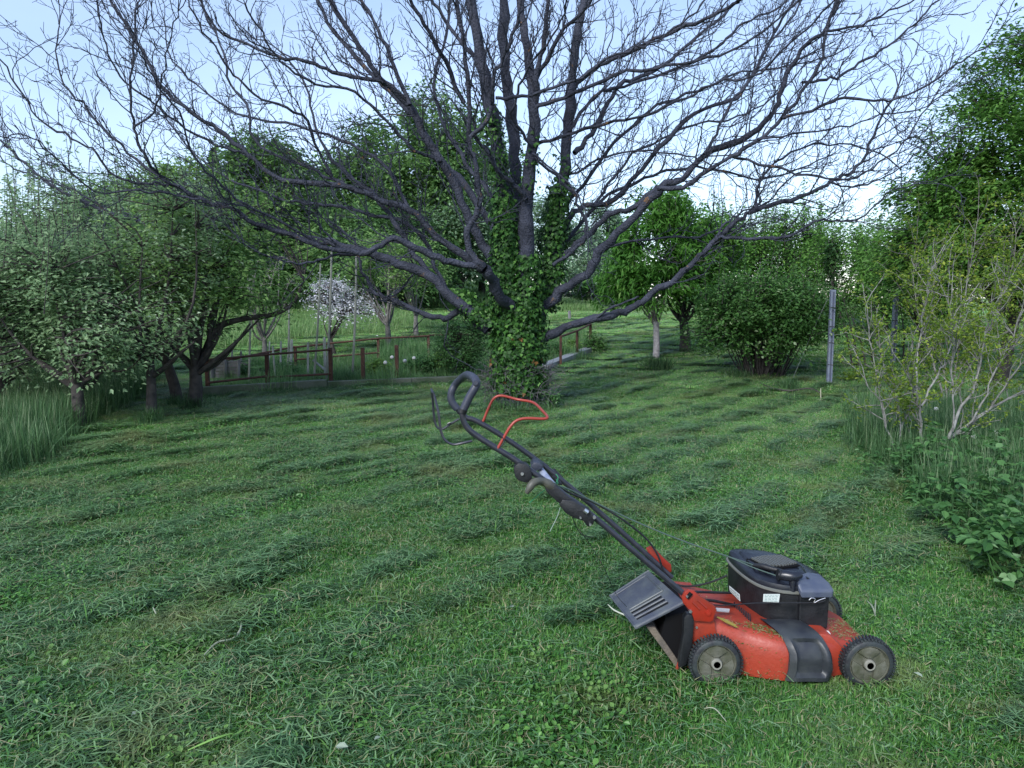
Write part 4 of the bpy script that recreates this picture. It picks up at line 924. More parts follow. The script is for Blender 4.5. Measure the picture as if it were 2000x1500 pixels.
m_flap = mat('grey_flap', (.055, .063, .085), .5, col2=(.13, .145, .14), nscale=8, spec=.5, contrast=(.4, .7), bump=.15, bscale=70)
m_side = mat('side_cover', (.018, .021, .028), .45, col2=(.04, .045, .048), nscale=14, spec=.5, bump=.1)
m_tyre = mat('tyre_rubber', (.014, .015, .020), .6, col2=(.03, .04, .04), nscale=30, bump=.2)
m_rim = mat('dirty_grey_rim', (.115, .115, .09), .65, col2=(.055, .06, .035), nscale=16, bump=.3, bscale=60, contrast=(.4, .65))
m_met = mat('zinc_metal', (.55, .56, .58), .35, metal=.9)
m_lab = mat('pale_label', (.55, .60, .58), .5)
m_ink = mat('label_ink', (.10, .22, .20), .6)
m_lever = mat('khaki_lever', (.10, .10, .075), .5, col2=(.06, .06, .05), nscale=20)
m_rope = mat('starter_rope', (.06, .10, .085), .8)
m_string = mat('green_string', (.03, .22, .09), .7)
m_dirt = mat('dirt_crust', (.10, .075, .05), .95, col2=(.05, .07, .03), nscale=40, bump=1, bscale=60)
m_chute = mat('dirty_chute', (.16, .13, .10), .8, col2=(.09, .08, .07), nscale=15, bump=.5)
m_white = mat('white_decal', (.42, .41, .42), .55); m_yel = mat('yellow_decal', (.26, .20, .04), .6); m_reddec = mat('red_decal', (.6, .03, .04), .5)
m_black = mat('deep_black', (.004, .004, .005), .8, spec=.2)
RW = .099
def wheel(cx, cyl, cz, name, wn=.045):
    cyn = cyl; c = np.array([cx, cyn, cz])
    t = MB(); prof = [(.000, .074), (.001, .086), (.006, .0915), (.016, .0935), (wn-.016, .0935), (wn-.006, .0915), (wn-.001, .086), (wn, .074)]
    t.lathe(c, (0, 1, 0), prof, 64, cap=False)
    hub = MB()
    hub.lathe(c, (0, 1, 0), [(.004, .076), (.002, .071), (.009, .067), (.013, .064), (.014, .024), (.004, .022), (.001, .019), (.001, .0125), (.014, .011), (.030, .010), (.035, .079)], 48, cap=False)
    rim = hub.build(name, m_rim, mower, smooth=True, sharp=35)
    ty = t.build('tyre', m_tyre, rim, smooth=True, sharp=50)
    # tread lugs
    lg = MB()
    for k in range(46):
        a = 2*math.pi*k/46
        for s_ in (0, 1):
            a2 = a+(.07 if s_ else 0); y0 = .003 if s_ == 0 else wn*.52
            R_ = Matrix.Rotation(-a2, 3, 'Y')@Matrix.Rotation(.25 if s_ == 0 else -.25, 3, 'Z')
            lg.box(c+np.array([math.cos(a2)*.0945, y0+wn*.22, math.sin(a2)*.0945]), (.0075, wn*.46, .0068), R_)
    lg.build('tread', m_tyre, rim)
    # three raised lobes on the rim
    for k in range(3):
        a = math.radians(90+120*k); lb = MB(); pl = []
        for u, r in ((-.30, .026), (-.75, .062), (-.45, .067), (0, .069), (.45, .067), (.75, .062), (.30, .026)): pl.append(c+np.array([math.cos(a+u)*r, .0035+.004*(abs(u) > .6), math.sin(a+u)*r]))
        lb.prism(pl, (0, .012, 0)); lb.build('rim_lobe', m_rim, rim, bevel=.0025, smooth=True)
    hb = MB(); hb.lathe(c+np.array([0, -.006, 0]), (0, 1, 0), [(0, .013), (0, .0185), (.003, .020), (.012, .021), (.012, .012), (.0, .0128)], 24)
    hb.build('hub', mat('hub_grey', (.24, .235, .20), .55) if 'hub_grey' not in bpy.data.materials else bpy.data.materials['hub_grey'], rim, smooth=True, sharp=30)
    hh = MB(); hh.lathe(c+np.array([0, .004, 0]), (0, 1, 0), [(0, .0122), (.02, .0115)], 20); hh.build('axle_hole', m_black, rim)
    return rim
RX = P(1400, 1295, MY)[0]; FX = P(1699, 1300, MY)[0]; WZ = GZ0+.082
wheel(RX, MY, WZ, 'wheel'); wheel(FX, MY, WZ-.004, 'wheel')
wheel(RX, MY+.47, WZ, 'wheel'); wheel(FX, MY+.47, WZ-.004, 'wheel')
# ---- deck: stacked outlines round the blade drum
DC = np.array([1.055, MY+.262]); zb = GZ0+.018
def deck_r(th):
    c, s = math.cos(th), math.sin(th)
    hx = .345 if c > 0 else .40; hy = .205
    rr = 1/((abs(c)/hx)**5+(abs(s)/hy)**5)**.2          # long body between the wheels
    rc = .262                                            # round blade drum
    k = 10; return (rr**k+rc**k)**(1/k)
def topz(x):                                             # deck height falls towards the front
    return float(np.interp(x, [.62, .74, .88, 1.05, 1.20, 1.32, 1.42], [.245, .228, .190, .164, .150, .136, .115]))
dk = MB(); rings = []
for s_, zf in ((1.0, 0), (1.005, .25), (1.0, .5), (.99, .66), (.965, .80), (.925, .91), (.86, .98), (.78, 1.0), (.5, 1.01), (.02, 1.02)):
    rg = []
    for k in range(96):
        th = 2*math.pi*k/96; r = deck_r(th); x = DC[0]+r*s_*math.cos(th); y = DC[1]+r*s_*math.sin(th)
        zt = topz(DC[0]+r*math.cos(th)*min(1, s_+.05)); rg.append((x, y, zb+(GZ0+zt-zb)*zf))
    rings.append(rg)
dk.loft(rings, cap0=False, cap1=True)
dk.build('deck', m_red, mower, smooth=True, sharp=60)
# axle housings at front and rear
fx = MB(); fx.tube([(FX, MY+.03, WZ), (FX, MY+.46, WZ)], .014, 12); fx.tube([(RX, MY+.03, WZ), (RX, MY+.46, WZ)], .014, 12); fx.build('axle', m_met, mower)
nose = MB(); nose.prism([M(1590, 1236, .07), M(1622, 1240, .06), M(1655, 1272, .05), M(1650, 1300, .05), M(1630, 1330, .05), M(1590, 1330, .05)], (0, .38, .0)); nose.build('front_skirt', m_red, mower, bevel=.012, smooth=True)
# rear plate that carries the brackets, and the wheel guard
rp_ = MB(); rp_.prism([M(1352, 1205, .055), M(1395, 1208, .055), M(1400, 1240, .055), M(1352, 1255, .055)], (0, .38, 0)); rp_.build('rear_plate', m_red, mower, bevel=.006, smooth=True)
# ---- black side cover over the drum, recessed in the middle
sc = MB(); ux = np.linspace(0, 1, 15); vv = np.linspace(0, 1, 15); G_ = []
for v in vv:
    row = []
    for u in ux:
        xl = np.interp(v, [0, .25, .5, .8, 1], [M(1515, 1233, 0)[0], M(1533, 1260, 0)[0], M(1541, 1280, 0)[0], M(1538, 1320, 0)[0], M(1532, 1338, 0)[0]])
        xr = np.interp(v, [0, .25, .5, .8, 1], [M(1592, 1240, 0)[0], M(1612, 1262, 0)[0], M(1622, 1285, 0)[0], M(1624, 1320, 0)[0], M(1618, 1338, 0)[0]])
        x = xl+(xr-xl)*u
        y = MY+np.interp(v, [0, .12, .25, .4, .6, 1], [.115, .075, .024, -.016, -.034, -.026])+.02*(abs(u-.5)*2)**4
        z = GZ0+np.interp(v, [0, .12, .25, .4, .6, 1], [.198, .194, .182, .154, .108, .028])-.006*(abs(u-.5)*2)**2
        rec = (sstep(.13, .24, u)*sstep(.90, .78, u))*(sstep(.26, .36, v)*sstep(.93, .84, v)); y += .026*float(rec); z -= .004*float(rec)
        row.append((x, y, z))
    G_.append(row)
n_ = 15; VV = [p for r in G_ for p in r]; FF = [(i*n_+j, i*n_+j+1, (i+1)*n_+j+1, (i+1)*n_+j) for i in range(n_-1) for j in range(n_-1)]
o_ = len(VV); VV += [(x, y+.05, z-.01) for x, y, z in VV[:o_]]
edge = [j for j in range(n_)]+[i*n_+n_-1 for i in range(1, n_)]+[(n_-1)*n_+j for j in range(n_-2, -1, -1)]+[i*n_ for i in range(n_-2, 0, -1)]
FF += [(edge[k], edge[(k+1) % len(edge)], edge[(k+1) % len(edge)]+o_, edge[k]+o_) for k in range(len(edge))]
sc.add(VV, FF); sc.build('side_cover', m_side, mower, smooth=True, sharp=50)
# ---- engine
EP = [(.93, 3.235), (.94, 3.08), (.975, 2.955), (1.04, 2.895), (1.12, 2.88), (1.225, 2.88), (1.25, 2.905), (1.262, 3.0), (1.245, 3.10), (1.19, 3.20), (1.12, 3.26), (1.03, 3.285), (.965, 3.28)]
EP = [np.array([x, y+MY-2.73]) for x, y in EP]; ec = np.mean(EP, 0); EO = catmull(EP, 5, closed=True)
ring_ = lambda s_, z, tilt=0, dx=0, dy=0: [(ec[0]+dx+(p[0]-ec[0])*s_, ec[1]+dy+(p[1]-ec[1])*s_, z+s_*tilt*((p[0]-ec[0])*-.5+(p[1]-ec[1])*.6)) for p in EO]
en = MB(); en.loft([ring_(.90, GZ0+.135), ring_(.93, GZ0+.150), ring_(.945, GZ0+.19), ring_(.96, GZ0+.30, .04)], True, True); en.build('engine_block', m_blk, mower, smooth=True, sharp=35)
tr_ = MB(); tr_.loft([ring_(.965, GZ0+.294, .04), ring_(1.0, GZ0+.297, .04), ring_(1.0, GZ0+.304, .04), ring_(.97, GZ0+.307, .04)]); tr_.build('trim_band', mat('trim_grey', (.13, .135, .12), .5), mower, smooth=True, sharp=50)
hd = MB(); hd.loft([ring_(.962, GZ0+.305, .04), ring_(.965, GZ0+.315, .05), ring_(.945, GZ0+.328, .06), ring_(.90, GZ0+.334, .07, -.004, .01), ring_(.76, GZ0+.341, .08, -.010, .015), ring_(.66, GZ0+.342, .08, -.012, .02), ring_(.64, GZ0+.348, .08, -.012, .022), ring_(.56, GZ0+.352, .08, -.014, .024), ring_(.3, GZ0+.354, .08, -.014, .024)])
hd.build('engine_hood', m_hood, mower, smooth=True, sharp=45)
def hoodz(x, y, s_=.0): return GZ0+.352+.08*((x-ec[0])*-.5+(y-ec[1])*.6)
vg = MB(); hc = ec+np.array([-.02, .0])
vg.box((hc[0], hc[1], hoodz(*hc)), (.155, .13, .008), Matrix.Rotation(.31, 3, 'Z')); vg.build('vent_base', m_black, mower, bevel=.002)
slat_m = mat('vent_slat', (.10, .105, .10), .5)
for k in range(11):
    u = (k-5)*.0138; R_ = Matrix.Rotation(.31, 3, 'Z'); off = R_@Vector((u, 0, 0)); x, y = hc[0]+off.x, hc[1]+off.y
    s_ = MB(); s_.box((x, y, hoodz(x, y)+.009), (.0072, .125-.02*abs(u)/.06, .007), R_); s_.build('vent_slat', slat_m, mower)
dots = MB()
for k in range(9):
    a = math.radians(120+k*17); x = hc[0]+math.cos(a)*.105; y = hc[1]+math.sin(a)*.095; dots.lathe((x, y, hoodz(x, y)-.012), (0, 0, 1), [(0, .0055), (.008, .0055)], 10, ref=(1, 0, 0))
dots.build('hood_hole', m_black, mower)
# starter grip, oil filler, air filter cover
sg = MB(); sg.tube([M(1470, 1104, .30), M(1490, 1106, .27), M(1512, 1112, .24), M(1530, 1114, .22)], [.006, .012, .010, .004], 10, smooth_n=4); sg.build('starter_grip', m_blk, mower, smooth=True)
of = MB(); of.tube([M(1522, 1123, .19), M(1535, 1124, .18), M(1550, 1126, .17), M(1562, 1122, .18)], [.019, .021, .020, .016], 14, smooth_n=3); of.tube([M(1548, 1130, .17), M(1548, 1160, .165)], .013, 10); of.build('filler_neck', m_hood, mower, smooth=True)
cp_ = MB(); cp_.tube([M(1519, 1122, .19), M(1525, 1122.5, .19)], [.022, .022], 14); cp_.build('filler_cap', m_blk, mower, smooth=True)
af = MB()
ap = [M(1556, 1127, .22), M(1576, 1120, .27), M(1600, 1123, .25), M(1620, 1141, .18), M(1627, 1152, .13), M(1624, 1156, .125), M(1566, 1156, .125), M(1560, 1143, .14)]
apc = np.mean(ap, 0); lo_ = [p+np.array([0, 0, -.022])+(p-apc)*.03 for p in ap]; hi_ = [p+(apc-p)*.08+np.array([0, 0, .008]) for p in ap]
af.loft([lo_, [p+(p-apc)*.04 for p in ap], hi_]); af.build('air_filter_cover', m_grey, mower, bevel=.004, smooth=True)
lt = MB(); lt.box(M(1577, 1136, .20)+np.array([0, 0, .016]), (.010, .016, .003), Matrix.Rotation(.3, 3, 'Y'), bev=.001); lt.build('latch_mark', m_hood, mower)
bx = MB(); bx.prism([M(1562, 1158, .145), M(1621, 1158, .145), M(1616, 1228, .145), M(1560, 1226, .145)], (0, .1, 0)); bx.build('filter_housing', m_blk, mower, bevel=.006)
# cooling fins, lower left corner
fn = MB()
for k in range(10): px = 1434+k*3.4; fn.tube([M(px, 1176+k*2.6, .265-k*.013), M(px+1.5, 1202+k*2.4, .255-k*.013)], .0026, 5)
fn.build('cooling_fins', m_hood, mower)
def label_plate(name, a, b, c, d, lines, seed):
    q = [a, b, c, d]; nn = np.cross(b-a, d-a); nn = nn/np.linalg.norm(nn); nn = nn if nn[1] < 0 else -nn
    m = MB(); m.prism([p+nn*.0005 for p in q], nn*.0015); L_ = m.build(name, m_lab, mower)
    R = random.Random(seed); k = MB()
    for i in range(lines):
        t = (i+.7)/(lines+.4); s0 = a+(d-a)*t; s1 = b+(c-b)*t; x = .08
        while x < .9:
            e = min(.92, x+R.uniform(.06, .22)); h_ = (d-a)*(.28/lines)
            k.add([s0+(s1-s0)*x+nn*.0026-h_*.5, s0+(s1-s0)*e+nn*.0026-h_*.5, s0+(s1-s0)*e+nn*.0026+h_*.5, s0+(s1-s0)*x+nn*.0026+h_*.5], [(0, 1, 2, 3)]); x = e+R.uniform(.03, .07)
    k.build('printed_lines', m_ink, L_)
label_plate('sticker', M(1491, 1160, .142), M(1523, 1160, .138), M(1521, 1176, .138), M(1490, 1175, .142), 5, 3)
label_plate('sticker', M(1425, 1144, .285), M(1445, 1161, .195), M(1446, 1174, .195), M(1426, 1154, .285), 2, 4)
# decals and clipping crust on the deck
for nm_, pts_, mm_ in (('decal', [(1398, 1188, .12), (1425, 1190, .16), (1424, 1196, .15), (1400, 1194, .11)], m_white), ('decal', [(1400, 1205, .06), (1418, 1216, .055), (1440, 1226, .055), (1436, 1220, .065), (1416, 1210, .07)], m_yel), ('decal', [(1606, 1232, .12), (1618, 1233, .11), (1622, 1239, .10), (1612, 1240, .10)], m_white)):
    k = MB(); k.prism([M(*p)+np.array([0, -.002, .003]) for p in pts_], (0, .001, -.004)); k.build(nm_, mm_, mower)
R = np.random.default_rng(3); cs = []
for k in range(2300):
    th = R.uniform(math.pi*.9, math.pi*2.02); s_ = R.uniform(.60, .93) if k % 3 else R.uniform(.9, 1.0); r = deck_r(th)*s_
    x = DC[0]+r*math.cos(th); y = DC[1]+r*math.sin(th); z = GZ0+topz(x)+.004-.055*float(sstep(.86, 1.0, s_))
    cs.append((x, y, z))
for k in range(260):
    th = R.uniform(math.pi*1.1, math.pi*1.98); r = deck_r(th)*1.003; cs.append((DC[0]+r*math.cos(th), DC[1]+r*math.sin(th), zb+R.beta(.9, 2.6)*.12))
cs = np.array(cs); cs = cs[(cs[:, 0] < 1.02) | (cs[:, 0] > 1.24)]
me = leafmesh('stuck_clippings', cs, nrm(R.normal(0, .4, cs.shape)+np.array([0, 0, 1.])), R.normal(0, 1, cs.shape), R.uniform(.006, .02, len(cs)), .0022, R, rnd=R.choice([.2, .4, .7, .95, .9], len(cs)))
me.transform(Matrix.Translation(-mower.location)); me.materials.append(mgr); o = bpy.data.objects.new('stuck_clippings', me); COL.objects.link(o); o.parent = mower; o['kind'] = 'stuff'
# ---- rear flap and chute
hn, hf, fn_, ff_ = M(1337, 1176, .055), M(1266, 1113, .44), M(1240, 1226, .055), M(1190, 1163, .44)
fl = MB(); nv = np.cross(hf-hn, fn_-hn); nv = nv/np.linalg.norm(nv); nv = nv if nv[2] > 0 else -nv
fl.prism([hn, hf, ff_, fn_], -nv*.010); flap = fl.build('rear_flap', m_flap, mower, bevel=.004, smooth=True)
def onf(u, v, h=0): return hn+(hf-hn)*u+(fn_-hn)*v+(ff_-hf-fn_+hn)*u*v+nv*h     # u across, v hinge to free edge
rb = MB()
for (u0, v0, u1, v1, r) in ((.02, .0, .02, 1, .008), (.985, 0, .985, 1, .005), (0, .985, 1, .985, .005)): rb.tube([onf(u0, v0, -.002), onf(u1, v1, -.002)], r, 8)
rb.tube([onf(.42, .12, .0), onf(.92, .12, .0)], .004, 6); rb.tube([onf(.42, .12, .0), onf(.42, .86, .0)], .004, 6); rb.tube([onf(.92, .12, .0), onf(.92, .9, .0)], .003, 6)
rb.build('flap_rim', m_flap, flap, smooth=True)
for k, u in enumerate((.14, .23, .32)):
    g_r = MB(); a, b_ = onf(u, .22, .0012), onf(u, .88, .0012); s_ = (hf-hn)/np.linalg.norm(hf-hn)*.004; g_r.add([a-s_, a+s_, b_+s_, b_-s_], [(0, 1, 2, 3)]); g_r.build('groove', m_black, flap)
    g_r = MB(); g_r.tube([onf(u+.035, .22, .001), onf(u+.035, .88, .001)], .0035, 6); g_r.build('rib', m_flap, flap, smooth=True)
ch = MB(); ch.prism([M(1262, 1224, .09), M(1280, 1226, .09), M(1334, 1304, .09), M(1324, 1309, .09)], (0, .36, 0)); ch.build('discharge_chute', m_chute, mower, bevel=.003)
cb = MB(); cb.prism([M(1300, 1205, .10), M(1345, 1195, .10), M(1350, 1300, .10), M(1325, 1300, .10), M(1290, 1245, .10)], (0, .34, 0)); cb.build('chute_opening', m_black, mower)
lv = MB(); lv.prism([M(1336, 1208, .03), M(1342, 1200, .03), M(1352, 1201, .03), M(1356, 1215, .03), M(1352, 1262, .03), M(1340, 1300, .03), M(1325, 1305, .03), M(1328, 1280, .03), M(1335, 1240, .03)], (0, .035, 0)); lv.build('height_lever', m_blk, mower, bevel=.005, smooth=True)
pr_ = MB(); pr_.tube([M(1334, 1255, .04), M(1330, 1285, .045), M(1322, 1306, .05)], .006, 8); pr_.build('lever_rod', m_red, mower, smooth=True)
# ---- red handle brackets
def bracket(pl, w0, th, name='handle_bracket'):
    k = MB(); k.prism([M(x, y, w0) for x, y in pl], (0, th, 0)); b_ = k.build(name, m_red2, mower, bevel=.003, smooth=True); return b_
b1 = bracket([(1337, 1157), (1345, 1152), (1355, 1154), (1368, 1165), (1396, 1184), (1399, 1192), (1393, 1212), (1388, 1215), (1356, 1213), (1350, 1195), (1334, 1178), (1332, 1166)], .035, .014)
rbk = MB(); rbk.tube([M(1352, 1176, .034), M(1366, 1190, .034)], .004, 6); rbk.tube([M(1362, 1172, .034), M(1380, 1188, .034)], .0035, 6); rbk.lathe(M(1384, 1198, .030), (0, 1, 0), [(0, .010), (.006, .011)], 16)
rbk.lathe(M(1384, 1198, .028), (0, 1, 0), [(0, .006), (.003, .007)], 16); rbk.build('pressed_rib', m_red2, b1, smooth=True)
sl = MB(); sl.tube([M(1342, 1168, .033), M(1350, 1158, .033)], .008, 8); sl.build('slot', m_black, b1)
bt = MB(); bt.lathe(M(1349, 1195, .028), (0, 1, 0), [(0, .006), (.008, .007)], 6); bt.lathe(M(1343, 1166, .026), (0, 1, 0), [(0, .005), (.008, .006)], 6); bt.lathe(M(1361, 1226, .05), (0, 1, 0), [(0, .005), (.01, .005)], 8); bt.build('bolt', m_met, mower)
b2 = bracket([(1262, 1072), (1270, 1067), (1278, 1070), (1296, 1090), (1311, 1103), (1312, 1116), (1300, 1125), (1285, 1112)], .43, .014)
# ---- handle: near and far tube, foam grip
near_t = [M(1338, 1162, .055), M(1290, 1118, .055), M(1200, 1042, .055), M(1120, 978, .055), M(1040, 920, .055), M(985, 885, .055), M(940, 857, .055), M(915, 838, .055), M(904, 818, .055), M(904, 800, .055)]
near_t = [M(1338, 1162, .055), M(1240, 1078, .055), M(1150, 1002, .055), M(1020, 908, .055)]+near_t[5:]
k = MB(); k.tube(near_t, .0112, 12, smooth_n=5); k.build('handle_tube', m_tube, mower, smooth=True, label='near black handle tube')
far_t = [M(1312, 1128, .425), M(1240, 1062, .425), M(1130, 965, .425), M(1040, 893, .425), M(975, 848, .425), M(930, 822, .425), M(910, 815, .425), M(893, 799, .425), M(884, 788, .425)]
k = MB(); k.tube(far_t, .0112, 12, smooth_n=5); k.build('handle_tube', m_tube, mower, smooth=True, label='far black handle tube')
gp = [M(904, 802, .055), M(917, 775, .055), M(930, 752, .058), M(927, 740, .09), M(916, 733, .20), M(908, 734, .34), M(892, 748, .42), M(882, 765, .425), M(882, 783, .425), M(893, 799, .425)]
k = MB(); k.tube(gp, [.0155]*4+[.0155, .0155]+[.0155]*4, 14, smooth_n=6); gr = k.build('foam_grip', m_foam, mower, smooth=True)
k = MB(); k.lathe(M(929, 748, .034), (0, 1, 0), [(0, .009), (.003, .0115), (.008, .0115)], 18); k.build('grip_cap', m_foam, gr, smooth=True)
k = MB(); k.tube([M(902, 806, .055), M(905, 799, .055)], .0168, 14); k.build('grip_ring', m_blk, gr, smooth=True)
# bails
bb = [M(922, 861, .05), M(905, 865, .045), M(884, 868, .045), M(868, 858, .045), M(861, 840, .045), M(856, 805, .05), M(849, 776, .07), M(843, 762, .10), M(843, 762, .36), M(845, 780, .42), M(848, 815, .43), M(853, 833, .43), M(864, 838, .43), M(880, 828, .43), M(897, 818, .43)]
k = MB(); k.tube(bb, .0048, 8, smooth_n=4); k.build('drive_bail', m_tube, mower, smooth=True)
rbp = [M(972, 876, .05), M(985, 853, .05), M(997, 833, .05), M(1010, 821, .055), M(1030, 817, .06), M(1062, 818, .07), M(1069, 814, .09), M(1060, 803, .20), M(1046, 789, .34), M(1034, 784, .40), M(1010, 780, .43), M(980, 773, .43), M(965, 778, .43), M(955, 795, .43), M(946, 817, .43), M(939, 832, .43)]
k = MB(); k.tube(rbp, .0056, 10, smooth_n=4); k.build('brake_bail', m_bail, mower, smooth=True)
hk = MB(); hk.tube([M(981, 853, .045), M(985, 862, .045), M(981, 870, .045), M(975, 873, .05)], .0022, 6); hk.tube([M(876, 832, .42), M(874, 828, .42), M(880, 825, .42)], .004, 6); hk.build('bail_hook', m_tube, mower)
# clamp, cross lever, paddle, control box
k = MB(); k.prism([M(1003, 913, .025), M(1012, 904, .025), M(1027, 906, .025), M(1036, 914, .025), M(1040, 935, .025), M(1030, 945, .025), M(1012, 939, .025), M(1005, 930, .025)], (0, .05, 0)); cl = k.build('height_clamp', m_blk, mower, bevel=.008, smooth=True)
k = MB(); k.lathe(M(1020, 926, .018), (0, 1, 0), [(0, .003), (.0, .006), (.008, .006)], 10); k.build('clamp_bolt', m_met, cl)
k = MB(); k.prism([M(1036, 912, .30), M(1042, 903, .30), M(1054, 904, .30), M(1062, 913, .30), M(1054, 918, .30), M(1043, 921, .30)], (0, .10, 0)); k.build('cable_clip', m_foam, mower, bevel=.005, smooth=True)
k = MB(); k.prism([M(1040, 896, .43), M(1052, 897, .43), M(1073, 912, .43), M(1075, 925, .43), M(1060, 915, .43)], (0, .03, 0)); k.build('far_clamp', m_blk, mower, bevel=.005)
k = MB(); k.tube([M(1052, 912, .36), M(1064, 928, .30), M(1082, 950, .22), M(1098, 968, .15), M(1112, 979, .09)], [.013, .0135, .0135, .013, .011], 12, smooth_n=3); k.build('cross_brace', mat('worn_steel', (.20, .23, .33), .3, col2=(.3, .33, .42), nscale=40, spec=.6), mower, smooth=True)
k = MB(); k.tube([M(1028, 964, -.005), M(1035, 952, .0), M(1043, 942, .01), M(1058, 940, .04), M(1072, 946, .05), M(1082, 955, .06)], [.006, .014, .015, .014, .018, .016], 10, smooth_n=4); k.build('speed_lever', m_lever, mower, smooth=True)
k = MB(); k.prism([M(1062, 948, .04), M(1085, 948, .04), M(1112, 972, .04), M(1130, 982, .04), M(1118, 990, .04), M(1090, 982, .04), M(1068, 962, .04)], (0, .05, 0)); k.build('lever_housing', m_blk, mower, bevel=.006, smooth=True)
k = MB(); k.prism([M(1092, 987, .03), M(1098, 976, .03), M(1120, 978, .03), M(1152, 998, .03), M(1163, 1014, .03), M(1158, 1026, .03), M(1148, 1030, .03), M(1140, 1018, .03), M(1120, 1012, .03), M(1104, 1002, .03)], (0, .06, 0)); cbx = k.build('control_box', m_blk, mower, bevel=.006, smooth=True)
k = MB(); k.tube([M(1141, 996, .02), M(1148, 1001, .02)], .008, 8); k.lathe(M(1161, 1011, .02), (0, 1, 0), [(0, .006), (.01, .006)], 10); k.lathe(M(1134, 1012, .02), (0, 1, 0), [(0, .004), (.01, .004)], 8); k.lathe(M(1153, 1025, .02), (0, 1, 0), [(0, .0045), (.01, .0045)], 8); k.build('box_screw', m_met, cbx, smooth=True)
k = MB(); k.prism([M(1068, 922, .42), M(1085, 920, .42), M(1102, 938, .42), M(1108, 945, .42), M(1092, 948, .42), M(1076, 938, .42)], (0, .05, 0)); k.tube([M(1080, 930, .40), M(1090, 938, .35), M(1096, 946, .3)], .006, 6); k.build('cable_guide', m_blk, mower, bevel=.004)
# cables and strings
def cable(name, pts, r, m, label=None): k = MB(); k.tube(pts, r, 7, smooth_n=8); return k.build(name, m, mower, smooth=True, label=label)
cable('cable', [M(1070, 940, .30), M(1120, 966, .36), M(1160, 982, .38), M(1215, 1014, .38), M(1262, 1052, .38), M(1285, 1085, .38), M(1297, 1118, .38), M(1312, 1138, .37), M(1345, 1145, .34), M(1385, 1138, .31), M(1420, 1124, .29)], .0042, m_blk)
cable('starter_rope', [M(1072, 946, .12), M(1110, 955, .18), M(1160, 980, .22), M(1240, 1018, .24), M(1330, 1055, .25), M(1425, 1088, .26), M(1470, 1103, .28)], .0030, m_rope)
cable('starter_rope', [M(1425, 1088, .26), M(1470, 1108, .24), M(1515, 1124, .20)], .0022, m_rope)
cable('cable', [M(1346, 1156, .20), M(1385, 1157, .26), M(1430, 1158, .30)], .0052, m_blk)
cable('cable', [M(1368, 1172, .10), M(1395, 1174, .18), M(1434, 1182, .25)], .0060, m_blk)
cable('cable', [M(1385, 1181, .05), M(1420, 1182, .08), M(1480, 1178, .115), M(1590, 1177, .125), M(1612, 1172, .13)], .0024, m_blk)
cable('cable', [M(1150, 1006, .42), M(1180, 1030, .30), M(1220, 1062, .2), M(1270, 1108, .15)], .003, m_blk)
cable('throttle_linkage', [M(1580, 1172, .12), M(1585, 1168, .12), M(1592, 1170, .12), M(1590, 1177, .12), M(1600, 1172, .12), M(1612, 1168, .12)], .0018, m_met)
cable('loose_wire', [M(1118, 1010, .05), M(1126, 1030, .06), M(1138, 1045, .08), M(1160, 1049, .10)], .0016, m_blk)
cable('loose_wire', [M(1128, 1030, .06), M(1150, 1060, .09), M(1180, 1110, .12), M(1203, 1160, .20), M(1224, 1185, .10)], .0012, m_blk)
cable('green_string', [M(1086, 936, .30), M(1090, 944, .16), M(1082, 946, .10), M(1060, 960, .05), M(1034, 982, .03)], .0016, m_string)
cable('green_string', [M(1086, 926, .36), M(1090, 933, .34), M(1086, 942, .30), M(1080, 944, .25)], .002, m_string)
cable('loose_wire', [M(1094, 992, .04), M(1088, 1010, .05), M(1074, 1038, .06)], .0016, mat('pale_string', (.25, .33, .28), .7))
st_ = MB(); st_.tube([P(1187, 1180, MY+.30), P(1200, 1192, MY+.26), P(1222, 1202, MY+.2), P(1235, 1210, MY+.16)], [.001, .0035, .0035, .002], 5, smooth_n=3); st_.build('stuck_straw', mat('straw', (.42, .44, .36), .7), mower)
# ================================================================== RIGHT SIDE: POSTS, STEMS, UNDERGROWTH, TALL GRASS
m_post = mat('blue_grey_post', (.16, .19, .27), .6, col2=(.24, .27, .34), nscale=8, bump=.3)
m_stem = mat('pale_grey_stem', (.13, .13, .12), .75, col2=(.26, .26, .25), nscale=20, bump=.5, bscale=60)
def post(px, pb, pt, wpx, label, group=None, name='vineyard_post'):
    b = G(px, pb); t = P(px, pt, b[1]); wd = wpx/FPX*b[1]; h = t[2]-b[2]
    e = empty(name, b, label, 'post', group); k = MB(); k.box(b+np.array([0, 0, h/2-.03]), (wd, wd*.8, h+.06), bev=wd*.12); k.build('shaft', m_post, e)
    k = MB(); k.box(b+np.array([0, -wd*.43, h*.5]), (wd*.28, .006, h*.96)); k.build('channel', mat('post_channel', (.09, .10, .15), .6) if 'post_channel' not in bpy.data.materials else bpy.data.materials['post_channel'], e)
    r = MB()
    for f in (.22, .45, .62, .82): r.tube([b+np.array([-wd*.6, -wd*.45, h*f]), b+np.array([wd*.6, -wd*.45, h*f-.01])], .005, 5)
    r.build('wire_clip', bark_dark, e); return e, b, t
vp, vb, vt_ = post(1619, 752, 566, 10, 'nearer blue-grey vineyard post with guy wire at the edge of the lawn', 'blue-grey vineyard posts')
post(1743, 712, 572, 9, 'farther blue-grey vineyard post half hidden by yellow-green twigs', 'blue-grey vineyard posts')
k = MB(); q = G(1546, 745); k.tube([vt_+np.array([-.02, 0, -.15]), (vt_+q)/2+np.array([0, 0, -.03]), q], .004, 5, smooth_n=4); k.build('guy_wire', mat('guy_wire', (.3, .33, .33), .5, metal=.5), vp)
